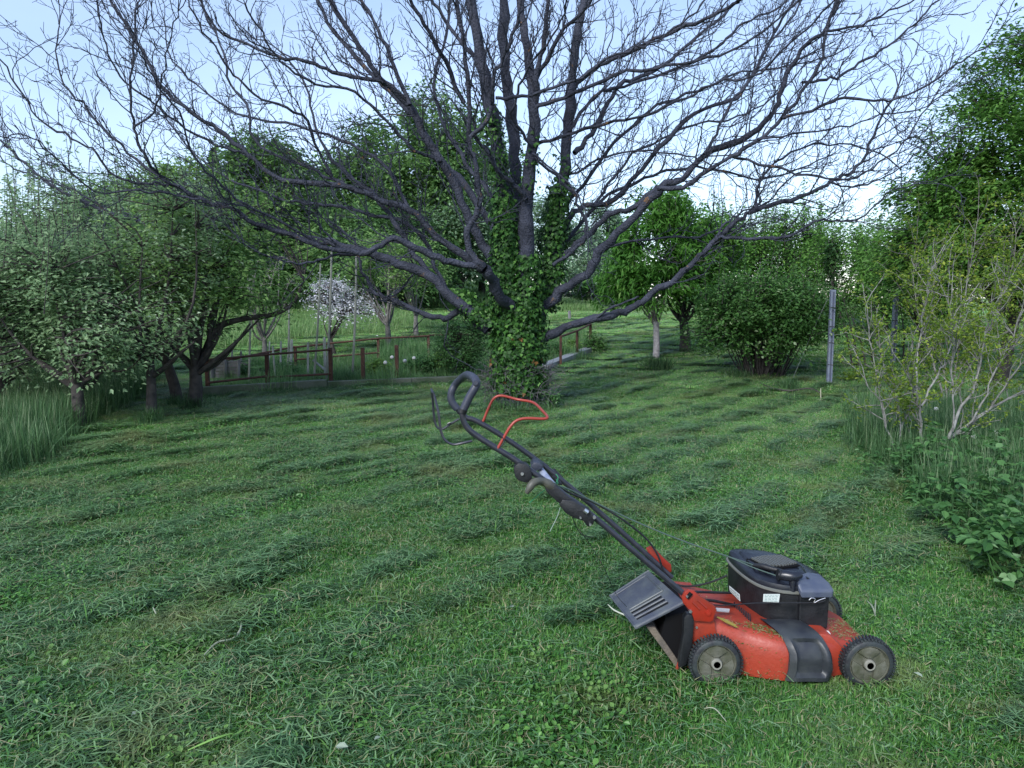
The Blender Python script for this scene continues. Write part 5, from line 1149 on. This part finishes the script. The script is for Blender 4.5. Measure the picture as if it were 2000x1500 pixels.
# white marker stick, fallen branch
b = G(1603, 784); k = MB(); k.tube([b-np.array([0, 0, .02]), P(1603, 758, b[1])], [.008, .006], 6); o = k.build('marker_stick', mat('bare_wood', (.42, .40, .30), .7)); tag(o, 'short pale stick standing in the lawn below the vineyard post', 'stick')
k = MB(); k.tube([G(px, py)+np.array([0, 0, z]) for px, py, z in ((1483, 750, .02), (1512, 765, .05), (1545, 768, .04), (1580, 766, .06), (1602, 771, .03))], [.008, .012, .014, .012, .008], 6, smooth_n=4); k.tube([G(1545, 768)+np.array([0, 0, .04]), G(1530, 776)+np.array([0, 0, .03])], [.007, .004], 5)
o = k.build('fallen_branch', bark_dark, smooth=True); tag(o, 'thin dark fallen branch lying on the lawn before the round shrub', 'branch')
# ------------------------------------------------------------------ tall grass
mtg = leafmat('tall_grass', (.040, .105, .038), (.11, .22, .085), (.26, .34, .19), trans=.4, rough=.45)
tgs = [patch_mesh('tall_grass', 700+i, [(dict(n=190, size=.42, hmin=.22, hmax=.50, wd=.008, lean=.38, seg=4, gauss=True), 0, .9), (dict(n=10, size=.4, hmin=.45, hmax=.62, wd=.004, lean=.2, seg=4), .9, 1)]) for i in range(5)]
tgl = [patch_mesh('low_grass', 750+i, [(dict(n=260, size=.5, hmin=.10, hmax=.26, wd=.007, lean=.6, seg=3, gauss=True), 0, .95)]) for i in range(3)]
def poly_px(pl): return [G(*p)[:2] for p in pl]
def fill(poly, sp, R):
    A_ = np.array(poly); lo, hi = A_.min(0), A_.max(0); x, y = np.meshgrid(np.arange(lo[0], hi[0], sp), np.arange(lo[1], hi[1], sp)); q = np.stack([x.ravel(), y.ravel()], 1)+R.uniform(-sp/2, sp/2, (x.size, 2))
    return q[inpoly(q[:, 0], q[:, 1], poly)]
R = np.random.default_rng(50)
def grass_area(name, polys, sp, srcs, label, s0=.7, s1=1.1, dens=None):
    q = np.concatenate([fill(p, sp, R) for p in polys])
    pts = np.column_stack([q, height(q[:, 0], q[:, 1])-.01]); rot = np.zeros((len(q), 3)); rot[:, 2] = R.uniform(0, 6.28, len(q)); rot[:, :2] = R.normal(0, .08, (len(q), 2))
    me_ = [s.copy() for s in srcs]
    return scatter(name, pts, rot, R.uniform(s0, s1, len(q)), R.integers(0, len(srcs), len(q)), [(m_, mtg) for m_ in me_], label)
leftp = [G(-350, 990)[:2], G(-60, 945)[:2], G(60, 905)[:2], G(135, 848)[:2], G(215, 800)[:2], G(275, 770)[:2], G(300, 745)[:2], (-9.5, 15.5), (-14, 15), (-12, 5)]
grass_area('tall_grass_left', [leftp], .20, tgs, 'tall unmown grass under the fruit trees at the left lawn edge', .6, 1.05)
rightp = [G(1680, 800)[:2], G(1690, 870)[:2], G(1725, 915)[:2], G(1800, 960)[:2], G(1900, 1030)[:2], G(2120, 1130)[:2], (5.6, 5.0), (7.8, 8.5), (7.0, 10.5), (5.4, 9.6)]
grass_area('tall_grass_right', [rightp], .22, tgs, 'tall unmown grass among the grey stems at the right lawn edge', .6, 1.0)
mead = [[(-20, 27), (16, 30), (22, 52), (-40, 52)], [G(430, 690)[:2], G(560, 672)[:2], G(850, 640)[:2], G(860, 628)[:2], (-9, 30), (-14, 24), (-9, 18)]]
mtg_keep = mtg; mtg = leafmat('meadow_blade', (.13, .26, .08), (.27, .42, .16), (.40, .45, .26), trans=.45)
grass_area('meadow_grass', mead, .75, tgl, 'pale tall meadow grass beyond the mown lawn', 1.3, 2.0)
gard = [GP]; mtg = leafmat('garden_blade', (.07, .19, .06), (.20, .36, .14), (.34, .42, .26), trans=.45)
grass_area('garden_weeds', gard, .34, tgl+tgs[:1], 'green weeds and vegetable rows growing inside the fenced garden plot', .35, 1.0)
edgep = []; mtg = mtg_keep
for a, b_ in ((G(397, 776), G(640, 760)), (G(640, 760), G(960, 746)), (G(1070, 728), G(1165, 690))):
    d = (b_-a)[:2]; nn = np.array([d[1], -d[0]])/np.linalg.norm(d)*.16; edgep.append([a[:2]+nn*.1, b_[:2]+nn*.1, b_[:2]+nn, a[:2]+nn])
grass_area('kerb_edge_grass', edgep, .16, tgl, 'uncut grass left standing along the foot of the garden kerb', .3, .6)
def tuft(px, py, h, r, n_, label, seed, mt=None, hm=.5):
    b = G(px, py); me = patch_mesh('blades', seed, [(dict(n=n_, size=r, hmin=h*hm, hmax=h, wd=.008, lean=.55, seg=4, gauss=True), 0, .9)]); me.materials.append(mt or mtg)
    t = empty('grass_tuft', b, label, 'grass tuft'); o = bpy.data.objects.new('blades', me); COL.objects.link(o); o.parent = t; return t
dkg = leafmat('dark_tuft', (.03, .075, .03), (.07, .14, .05), (.20, .2, .12), trans=.3)
tuft(1285, 724, .38, .42, 520, 'dark round grass tuft at the foot of the pale peach stem', 801, dkg)
tuft(1541, 762, .26, .26, 260, 'bright green grass tuft left standing before the round shrub', 802)
tuft(293, 828, .28, .22, 220, 'grass tuft at the foot of the slim straight fruit tree', 803)
tuft(378, 800, .26, .26, 220, 'grass tuft at the foot of the thick forked fruit tree', 804, dkg)
tuft(345, 792, .24, .22, 160, 'grass tuft at the foot of the crooked thin fruit tree', 805)
tuft(1010, 800, .24, .75, 600, 'ring of short grass and ivy shoots round the walnut foot', 806)
tuft(1440, 738, .22, .5, 260, 'grass at the left foot of the large round shrub', 807, dkg)
tuft(1338, 690, .2, .3, 160, 'grass at the foot of the dark plum stem', 808, dkg)
tuft(675, 748, .34, .45, 400, 'big green grass clump beside the fence corner post in the garden', 809)
# ------------------------------------------------------------------ leafy undergrowth (raspberry, nettle)
def leafy_plant(seed, h, n_st, leaf, r=.12, tri=True):
    R = np.random.default_rng(seed); C_, N_, D_, L_ = [], [], [], []; st = []
    for s_ in range(n_st):
        a = R.uniform(0, 6.28); d = nrm(np.array([math.cos(a)*R.uniform(.2, .8), math.sin(a)*R.uniform(.2, .8), 1.])); p = kinked(np.array([math.cos(a), math.sin(a), 0])*R.uniform(0, r), d, h*R.uniform(.7, 1.15), 7, R, -.06, .10); st.append(p)
        for i in range(2, 7):
            for q in range(2):
                aa = R.uniform(0, 6.28); o_ = nrm(np.array([math.cos(aa), math.sin(aa), R.uniform(-.1, .5)])); pe = R.uniform(.4, .9)*leaf; c0 = p[i]+o_*pe
                for k in range(3 if tri else 1):
                    ro = Matrix.Rotation((k-1)*1.15, 3, 'Z') if k != 1 else Matrix.Identity(3); dd = np.array(ro@Vector(o_)); sz_ = leaf*(1 if k == 1 else .78)*R.uniform(.75, 1.15)
                    C_.append(c0+dd*sz_*.55); D_.append(dd); N_.append(nrm(np.array([0, 0, 1.])+R.normal(0, .35, 3)+o_*.3)); L_.append(sz_)
    C_, N_, D_, L_ = map(np.array, (C_, N_, D_, L_))
    V1, F1 = leaves(C_, nrm(N_), D_, L_, L_*.68, fold=.10, shape=1); V2, F2 = tubes(st, np.tile(np.linspace(.0045, .0018, 7), (len(st), 1)), 4)
    F2 = np.concatenate([F2[:, [0, 1, 2]], F2[:, [0, 2, 3]]]); V, F = join([(V1, F1), (V2, F2)])
    rn = np.repeat(R.random(len(C_))*.92, 6); return mesh_np('leafy', V, F, rnd=np.concatenate([rn, np.full(len(V2), .5)]))
lp = [leafy_plant(900+i, .42, 5, .062) for i in range(4)]+[leafy_plant(910+i, .30, 6, .045, tri=False) for i in range(3)]
q = fill([G(1775, 930)[:2], G(1830, 1010)[:2], G(1900, 1060)[:2], G(1985, 1125)[:2], G(2150, 1180)[:2], (5.2, 4.6), (6.5, 7.0), (5.0, 7.4), (4.3, 6.6)], .26, R)
pts = np.column_stack([q, height(q[:, 0], q[:, 1])]); rot = np.zeros((len(q), 3)); rot[:, 2] = R.uniform(0, 6.28, len(q))
scatter('undergrowth', pts, rot, R.uniform(.65, 1.1, len(q)), R.integers(0, 7, len(q)), [(m_, LM['rasp']) for m_ in lp], 'leafy raspberry and nettle undergrowth at the right edge of the lawn', 'undergrowth')
for i, (px, py, h, lf, lb) in enumerate([(1960, 1095, .30, .075, 'broad-leaved raspberry shoot lowest on the right photo edge'), (1900, 1040, .26, .06, 'raspberry shoot left of the lowest one, over the lawn edge'), (1985, 1020, .34, .075, 'pale-backed raspberry shoot above the lowest one at the photo edge'), (1800, 985, .20, .05, 'small pale drooping plant leaning onto the lawn under the grey stems'), (1700, 745, .30, .05, 'low yellow-green plant at the foot of the vineyard post canes'), (1660, 748, .24, .05, 'low yellow-green plant just right of the nearer vineyard post'), (1740, 935, .26, .05, 'leafy weed left of the forked grey stem'), (2010, 1150, .34, .08, 'raspberry shoot in the corner cut off by the photo edge')]):
    me = leafy_plant(930+i, h, 7, lf, r=.16); me.materials.append(LM['yellow'] if 'yellow' in lb and 'post' in lb else LM['rasp']); b = G(px, py); t = empty('leafy_plant', b, lb, 'plant'); o = bpy.data.objects.new('shoots', me); COL.objects.link(o); o.parent = t
# ------------------------------------------------------------------ grey stemmed shrubs with yellow-green young leaves
def stem_shrub(name, label, pb, paths, seed, leafmat_, bark_m, leafsz, twig=.30, dens=.16, r0=.022, dz=0, per=7, group=None, cat='shrub'):
    R = np.random.default_rng(seed); b = G(*pb); Y = b[1]; parts = []; ends = []
    for pl, d0, d1, w0, w1 in paths:
        L = np.linspace(0, 1, len(pl)); pp = catm([P(px, py, Y+d0+(d1-d0)*l) for (px, py), l in zip(pl, L)], 4); rad = np.linspace(w0*.75, w1*.28, len(pp))/FPX*Y*.5
        pp = pp+R.normal(0, .006, pp.shape); parts.append(tubes(pp[None], rad[None], 8))
        st = []; seg = np.linalg.norm(np.diff(pp, axis=0), axis=1); L_ = np.concatenate([[0], np.cumsum(seg)]); s_ = .25*L_[-1]
        while s_ < L_[-1]:
            i = min(np.searchsorted(L_, s_)-1, len(seg)-1); t = nrm(pp[i+1]-pp[i]); d = nrm(t*.6+R.normal(0, .55, 3)+np.array([0, 0, .35])); st.append((pp[i], d, R.uniform(.5, 1.3)*twig)); s_ += dens*R.uniform(.5, 1.4)
        st.append((pp[-1], nrm(pp[-1]-pp[-2]), twig))
        g = [kinked(p, d, le, 6, R, .06, .16) for p, d, le in st]; g2 = []
        for a in g:
            for i in (1, 2, 3, 4): g2.append(kinked(a[i], nrm(nrm(a[i+1]-a[i])*.6+R.normal(0, .6, 3)), R.uniform(.06, .16), 4, R, .1, .2))
        parts.append(tubes(g, np.tile(np.linspace(.005, .0022, 6), (len(g), 1)), 4)); parts.append(tubes(g2, np.tile(np.linspace(.0024, .0014, 4), (len(g2), 1)), 3))
        ends += [a[i] for a in g for i in (3, 5)]+[a[-1] for a in g2]
    V, F = join(parts); ends = np.array(ends); C_ = np.repeat(ends, per, 0); C_ = C_+R.normal(0, leafsz*.55, C_.shape)
    N_ = nrm(R.normal(0, .6, C_.shape)+np.array([0, 0, 1.])); D_ = R.normal(0, 1, C_.shape)+np.array([0, 0, .4]); sz_ = leafsz*R.uniform(.6, 1.2, len(C_))
    t = empty(name, b, label, cat, group); tm = mesh_np('stems', V-b, F, smooth=True); tm.materials.append(bark_m); lm = leafmesh('foliage', C_-b, N_, D_, sz_, sz_*.55, R); lm.materials.append(LM[leafmat_])
    for nm_, x in (('stems', tm), ('foliage', lm)): o = bpy.data.objects.new(nm_, x); COL.objects.link(o); o.parent = t
    return t
stem_shrub('stem_shrub', 'grey forked shrub leaning right with yellow-green young leaves over the right lawn edge', (1801, 908), [
    ([(1801,908),(1825,880),(1852,856),(1889,833),(1936,795),(2000,763),(2060,720)], 0, .3, 15, 7),
    ([(1852,856),(1875,805),(1903,753),(1922,669),(1934,618),(1960,560)], 0, .5, 9, 6),
    ([(1801,900),(1798,823),(1791,777),(1775,740),(1761,716)], 0, -.2, 9, 5),
    ([(1799,795),(1833,730),(1847,702),(1870,640),(1890,580)], 0, .4, 6, 4),
    ([(1889,833),(1925,770),(1955,700),(1985,640),(2010,560)], .1, .0, 6, 3),
    ([(1936,795),(1975,740),(2010,690),(2040,640)], .1, -.3, 5, 3),
    ([(1791,777),(1790,700),(1800,640),(1810,560),(1830,500)], 0, .5, 6, 3),
    ([(1861,842),(1862,780),(1858,720),(1862,650),(1850,560)], 0, -.1, 5, 3)], 201, 'yellow', m_stem, .036, twig=.40, dens=.085, per=8)
stem_shrub('stem_shrub', 'thin grey leaning stem shrub left of the forked one, ending in yellow-green leaves', (1749, 902), [
    ([(1749,902),(1742,865),(1731,833),(1720,780),(1712,739),(1700,665),(1690,600)], 0, .3, 7, 4),
    ([(1731,833),(1725,790),(1700,760),(1690,740)], 0, -.1, 4, 3),
    ([(1759,905),(1758,860),(1756,805),(1748,760),(1728,720),(1715,660)], 0, .3, 7, 4),
    ([(1775,905),(1778,850),(1775,800),(1785,750),(1780,680)], .1, .1, 5, 3)], 202, 'yellow', m_stem, .036, twig=.36, dens=.09, per=8)
stem_shrub('stem_shrub', 'yellow-green twiggy shrub against the hedge between post and right edge', (1850, 800), [
    ([(1850,800),(1840,700),(1820,600),(1830,520)], 0, .2, 6, 4), ([(1850,800),(1870,700),(1880,600),(1900,500),(1910,420)], 0, .2, 6, 4), ([(1850,800),(1905,700),(1950,600),(1980,500),(1985,430)], 0, .2, 6, 4),
    ([(1850,800),(1820,700),(1795,620),(1785,540),(1790,470)], 0, .2, 6, 4), ([(1850,800),(1880,720),(1940,640),(1960,560)], 0, -.4, 5, 3), ([(1850,800),(1960,700),(2000,640),(2030,560)], 0, .2, 6, 4)], 203, 'yellow', bark_grey, .046, twig=.6, dens=.07, per=10)
CN = 'dark canes by the vineyard posts'
for i, (x0, y0, x1, y1) in enumerate([(1667, 724, 1633, 585), (1678, 716, 1645, 580), (1693, 718, 1664, 620), (1704, 712, 1690, 600), (1722, 712, 1704, 590), (1765, 716, 1760, 600)]):
    stem_shrub('cane', ['dark leaning cane nearest the nearer vineyard post', 'dark leaning cane, second to the right of the nearer post', 'dark short leaning cane midway between the two posts', 'dark upright cane midway between the two posts', 'dark cane left of the farther post', 'dark cane right of the farther post'][i], (x0, y0), [([(x0, y0), ((x0+x1)/2+3, (y0+y1)/2), (x1, y1)], 0, .1, 6, 4)], 220+i, 'bush', bark_dark, .045, twig=.3, dens=.14, per=6, group=CN, cat='cane')
# dandelion clocks
m_clock = mat('dandelion_clock', (.55, .56, .56), .9)
for i, (px, py, h, lb) in enumerate([(1897, 905, 0, 'dandelion clock standing right of the forked grey stem'), (1937, 895, 0, 'dandelion clock rightmost among the tall grass'), (1824, 840, 0, 'dandelion clock in tall grass behind the forked grey stem'), (752, 742, 0, 'white seed head in the garden left of the last fence post'), (790, 738, 0, 'white seed head in the garden right of the last fence post'), (765, 730, 0, 'white seed head farther back in the garden'), (808, 732, 0, 'white seed head in the garden beside the leafy shrub')]):
    b = G(px, py); hh = .24 if i < 3 else .30; t = empty('dandelion', b, lb, 'flower', 'white dandelion clocks'); k = MB(); k.tube([b, b+np.array([.01, 0, hh])], .0025, 5); k.build('stalk', mtg, t)
    bm = bmesh.new(); bmesh.ops.create_icosphere(bm, subdivisions=2, radius=.024 if i < 3 else .035); k = MB(); c = Vector([float(v) for v in b+np.array([.01, 0, hh])]); k.frombm(bm, lambda co: c+co); k.build('seed_head', m_clock, t)
# ================================================================== FENCED GARDEN PLOT
m_rust = mat('rusty_iron', (.050, .022, .018), .8, col2=(.10, .045, .028), nscale=12, bump=.4)
m_conc = mat('mossy_concrete', (.11, .125, .10), .9, col2=(.045, .075, .035), nscale=3.5, bump=.6, bscale=30)
m_conc2 = mat('pale_concrete', (.26, .28, .30), .85, col2=(.22, .24, .25), nscale=5, bump=.4, bscale=30)
m_wood = mat('weathered_wood', (.22, .22, .23), .85, col2=(.13, .13, .14), nscale=6, bump=.5)
m_pole = mat('bean_pole_wood', (.26, .27, .24), .8, col2=(.18, .20, .17), nscale=5)
m_stake = mat('whitened_stake', (.34, .37, .38), .75, col2=(.2, .23, .22), nscale=6)
kerb = empty('garden_kerb', G(397, 775), 'mossy concrete kerb along the front and right of the fenced garden', 'kerb')
def wall_seg(a, b, h, th, m_, n_=1, name='kerb_block'):
    for i in range(n_):
        p = a+(b-a)*(i/n_+.002); q = a+(b-a)*((i+1)/n_-.002); d = (q-p)[:2]; nn = np.array([d[1], -d[0], 0])/np.linalg.norm(d)*th
        k = MB(); z = np.array([0, 0, 1.]); k.loft([[p-z*.1, q-z*.1, q-z*.1-nn, p-z*.1-nn], [p+z*h, q+z*h, q+z*h-nn, p+z*h-nn]]); k.build(name, m_, kerb, bevel=.012)
wall_seg(G(397, 776), G(640, 760), .15, .14, m_conc, 2); wall_seg(G(640, 760), G(960, 746), .12, .14, m_conc, 2); wall_seg(G(1070, 726), G(1158, 690), .13, .2, m_conc2, 2)
fence = empty('garden_fence', G(646, 752), 'rusty iron post-and-rail fence round the kitchen garden', 'fence')
tops = {}
def fpost(k_, px, pb, pt, w_=7):
    b = G(px, pb); t = P(px, pt, b[1]); wd = w_/FPX*b[1]; m = MB(); m.box((b+t)/2-np.array([0, 0, .05]), (wd, wd, t[2]-b[2]+.1), bev=.004); m.build('post', m_rust, fence); tops[k_] = (b, t)
for k_, px, pb, pt in (('a', 405, 771, 699), ('b', 522, 757, 689), ('c', 646, 752, 679), ('d', 709, 748, 679), ('e', 775, 743, 674)): fpost(k_, px, pb, pt)
for k_, px, pb, pt in (('h', 739, 704, 660), ('i', 837, 698, 655)): fpost(k_, px, pb, pt, 5)
for k_, px, pb, pt in (('g', 577, 716, 677), ('l', 1095, 718, 656), ('m', 1127, 700, 645), ('n', 1153, 680, 632)): fpost(k_, px, pb, pt, 5)
def rail(p, q, r=.02): m = MB(); m.tube([p, q], r, 6); m.build('rail', m_rust, fence)
def rl(a, b, fa=0.95):
    A, B = tops[a], tops[b]; rail(A[0]+(A[1]-A[0])*fa+np.array([0, -.03, 0]), B[0]+(B[1]-B[0])*fa+np.array([0, -.03, 0]))
rl('a', 'b', .95); rl('b', 'c', .95); rl('a', 'b', .33); rl('b', 'c', .30)
rl('g', 'h', .98); rl('h', 'i', .98); rl('l', 'm', .98); rl('m', 'n', .98); rail(tops['i'][1], P(975, 652, tops['i'][1][1]+1.5)); rail(P(1045, 652, tops['l'][1][1]+.8), tops['n'][1])
rail(P(430, 706, tops['g'][0][1]-1), tops['g'][1]); rl('g', 'h', .35)
BPs = 'bean poles in the garden'
for i, (x0, y0, x1, y1, w_, lb) in enumerate([(612, 738, 626, 515, 4, 'tall bean pole leaning right, leftmost of the three before the blossom tree'), (637, 738, 648, 470, 4.5, 'tallest bean pole, middle of the three before the blossom tree'), (687, 738, 696, 490, 4.5, 'tall bean pole right of the blossom tree'), (485, 742, 487, 560, 4, 'thin bean pole near the compost boards'), (560, 728, 564, 590, 4, 'thin bean pole between compost boards and blossom tree')]):
    b = G(x0, y0+4); t = P(x1, y1, b[1]+.2); k = MB(); k.tube([b-np.array([0, 0, .1]), (b+t)/2+np.array([.02, 0, 0]), t], [w_/FPX*b[1]*.55, w_/FPX*b[1]*.5, w_/FPX*b[1]*.4], 6, smooth_n=4); o = k.build('bean_pole', m_pole, smooth=True); tag(o, lb, 'pole', BPs)
for i, (x0, y0, x1, y1, w_, lb) in enumerate([(538, 740, 532, 675, 5, 'pale garden stake leaning left, right of the second fence post'), (547, 730, 548, 666, 5, 'upright pale stake beside the left-leaning one'), (567, 730, 569, 662, 8, 'broad pale stake, thickest of the row'), (601, 738, 601, 668, 6, 'pale stake midway between broad stake and fence corner'), (635, 732, 633, 658, 8, 'pale broad stake just left of the fence corner post'), (525, 706, 526, 666, 4, 'short pale stake behind the second fence post'), (470, 730, 470, 685, 5, 'grey stake at the right end of the compost boards'), (452, 706, 453, 672, 4, 'thin grey stake behind the compost boards')]):
    b = G(x0, y0+3); t = P(x1, y1, b[1]); k = MB(); wd = w_/FPX*b[1]*.62; k.prism([b+np.array([-wd/2, 0, -.05]), b+np.array([wd/2, 0, -.05]), t+np.array([wd/2, 0, -.03]), t, t+np.array([-wd/2, 0, -.03])], (0, .03, 0)); o = k.build('garden_stake', m_stake if 'grey' not in lb else m_wood); tag(o, lb, 'stake', 'stakes in the garden')
a = G(611, 740); k = MB(); k.tube([P(611, 703, a[1]), P(634, 722, a[1])], .022, 6); o = k.build('diagonal_brace', m_stake); tag(o, 'short pale slat leaning diagonally against the broad stake by the fence corner', 'slat')
# compost bin of grey boards
cb_ = G(440, 742); bin_ = empty('compost_bin', cb_, 'compost bin of weathered grey boards behind the left fence panel', 'compost bin'); Yb = cb_[1]
for i in range(5):
    y0 = 706+i*6.8; k = MB(); a = P(413, y0, Yb); b = P(468, y0-1.5, Yb); c = P(468, y0+4.2, Yb); d = P(413, y0+5.7, Yb); k.prism([a, b, c, d], (0, .03, 0)); k.build('board', m_wood, bin_, bevel=.003)
for px in (414, 440, 466): k = MB(); a = P(px, 703, Yb-.03); b = P(px, 742, Yb-.03); k.tube([a, b], .03, 4); k.build('upright', m_wood, bin_)
k = MB(); k.box(cb_+np.array([-.05, .5, .10]), (.5, .5, .3), bev=.08); k.build('compost_heap', m_dirt, bin_)
# low dark shrub at the far end of the right kerb
b = G(1158, 688)
tree('low_shrub', 'low dark shrub at the far end of the pale right kerb', 'shrub', b, [((0, 0, .18), (.30, .28, .2))], 6, 60, 1800, .05, 'bush', bark_dark, .01, (0, 0, .06), 301, None, under=1, spread=.06)
for i, (px, py, r_, h_, mt_, lb) in enumerate([(560, 738, .22, .25, 'rasp', 'leafy bed plant before the pale stakes'), (470, 738, .2, .22, 'rasp', 'leafy bed plant beside the compost boards'), (740, 735, .22, .28, 'far2', 'leafy bed plant between the last two fence posts'), (820, 728, .26, .3, 'rasp', 'leafy bed plant right of the last fence post'), (860, 725, .24, .34, 'far2', 'leafy bed plant beside the shrub at the walnut'), (1080, 700, .24, .3, 'rasp', 'leafy bed plant behind the walnut trunk by the right rail'), (1115, 690, .2, .26, 'far2', 'leafy bed plant inside the right kerb')]):
    b = G(px, py); tree('bed_plant', lb, 'plant', b, [((0, 0, h_*.55), (r_, r_, h_*.5))], 5, 40, 900, .06, mt_, bark_dark, .006, (0, 0, h_*.2), 310+i, 'leafy plants in the garden beds', under=1, spread=.06, sub_r=.004, twig_r=.002)
# post seen beyond the garden
b = P(1112, 640, 24); b[2] = hz(b[0], b[1]); k = MB(); t = P(1112, 607, 24); k.tube([b, t], .05, 6); o = k.build('meadow_post', m_wood); tag(o, 'single grey post standing in the meadow right of the walnut trunk', 'post')
# ------------------------------------------------------------------ small things on the lawn
m_straw = mat('pale_straw', (.30, .32, .23), .7)
for i, (pts_, r, lb) in enumerate([([(400, 1300), (425, 1280), (455, 1268), (470, 1255), (472, 1235)], .0045, 'pale bent straw lying on the clippings at lower left'), ([(368, 1492), (420, 1475), (455, 1458)], .004, 'bright green blade lying at the bottom photo edge'), ([(1693, 1192), (1703, 1208), (1709, 1222)], .003, 'pale dry stalk standing left of a pair, behind the mower front wheel'), ([(1709, 1190), (1708, 1222)], .003, 'pale dry stalk standing right of a pair, behind the mower front wheel'), ([(300, 1205), (306, 1222)], .003, 'tiny straw piece on the lawn at left middle'), ([(1375, 1408), (1395, 1414), (1418, 1435)], .002, 'curved dry stalk on the grass below the rear mower wheel')]):
    k = MB(); k.tube([G(px, py)+np.array([0, 0, .045+.01*(j % 2)]) for j, (px, py) in enumerate(pts_)], [r*.5, r, r, r*.5], 5, smooth_n=4); o = k.build('straw', m_straw if 'green' not in lb else mat('fresh_blade', (.20, .38, .08), .5), smooth=True); tag(o, lb, 'straw')
m_lf = leafmat('loose_leaf', (.20, .28, .19), (.36, .42, .34), trans=.3)
R = np.random.default_rng(88)
for i, (px, py, s, lb) in enumerate([(668, 1487, .045, 'pale green loose leaf at the bottom edge, largest on the lawn'), (265, 1420, .030, 'pale leaf lying on clippings at lower left'), (188, 1182, .028, 'pale leaf on the lawn at left, below the brown strip'), (738, 1470, .028, 'small pale leaf right of the large bottom one'), (1000, 1205, .025, 'pale petal-like leaf on the lawn left of the rear flap'), (1792, 1342, .035, 'long pale leaf right of the front mower wheel'), (560, 1425, .02, 'tiny whitish leaf on the lawn left of centre'), (1755, 1228, .022, 'small pinkish leaf on the grass right of the engine')]):
    b = G(px, py)+np.array([0, 0, .05]); V, F = leaves(np.zeros((1, 3)), nrm(R.normal(0, .3, (1, 3))+np.array([0, 0, 1.])), R.normal(0, 1, (1, 3)), s, s*.6, shape=1, fold=.15)
    me = mesh_np('loose_leaf', V, F, rnd=np.full(len(V), .6)); me.materials.append(m_lf); o = bpy.data.objects.new('loose_leaf', me); COL.objects.link(o); o.location = b; tag(o, lb, 'leaf')
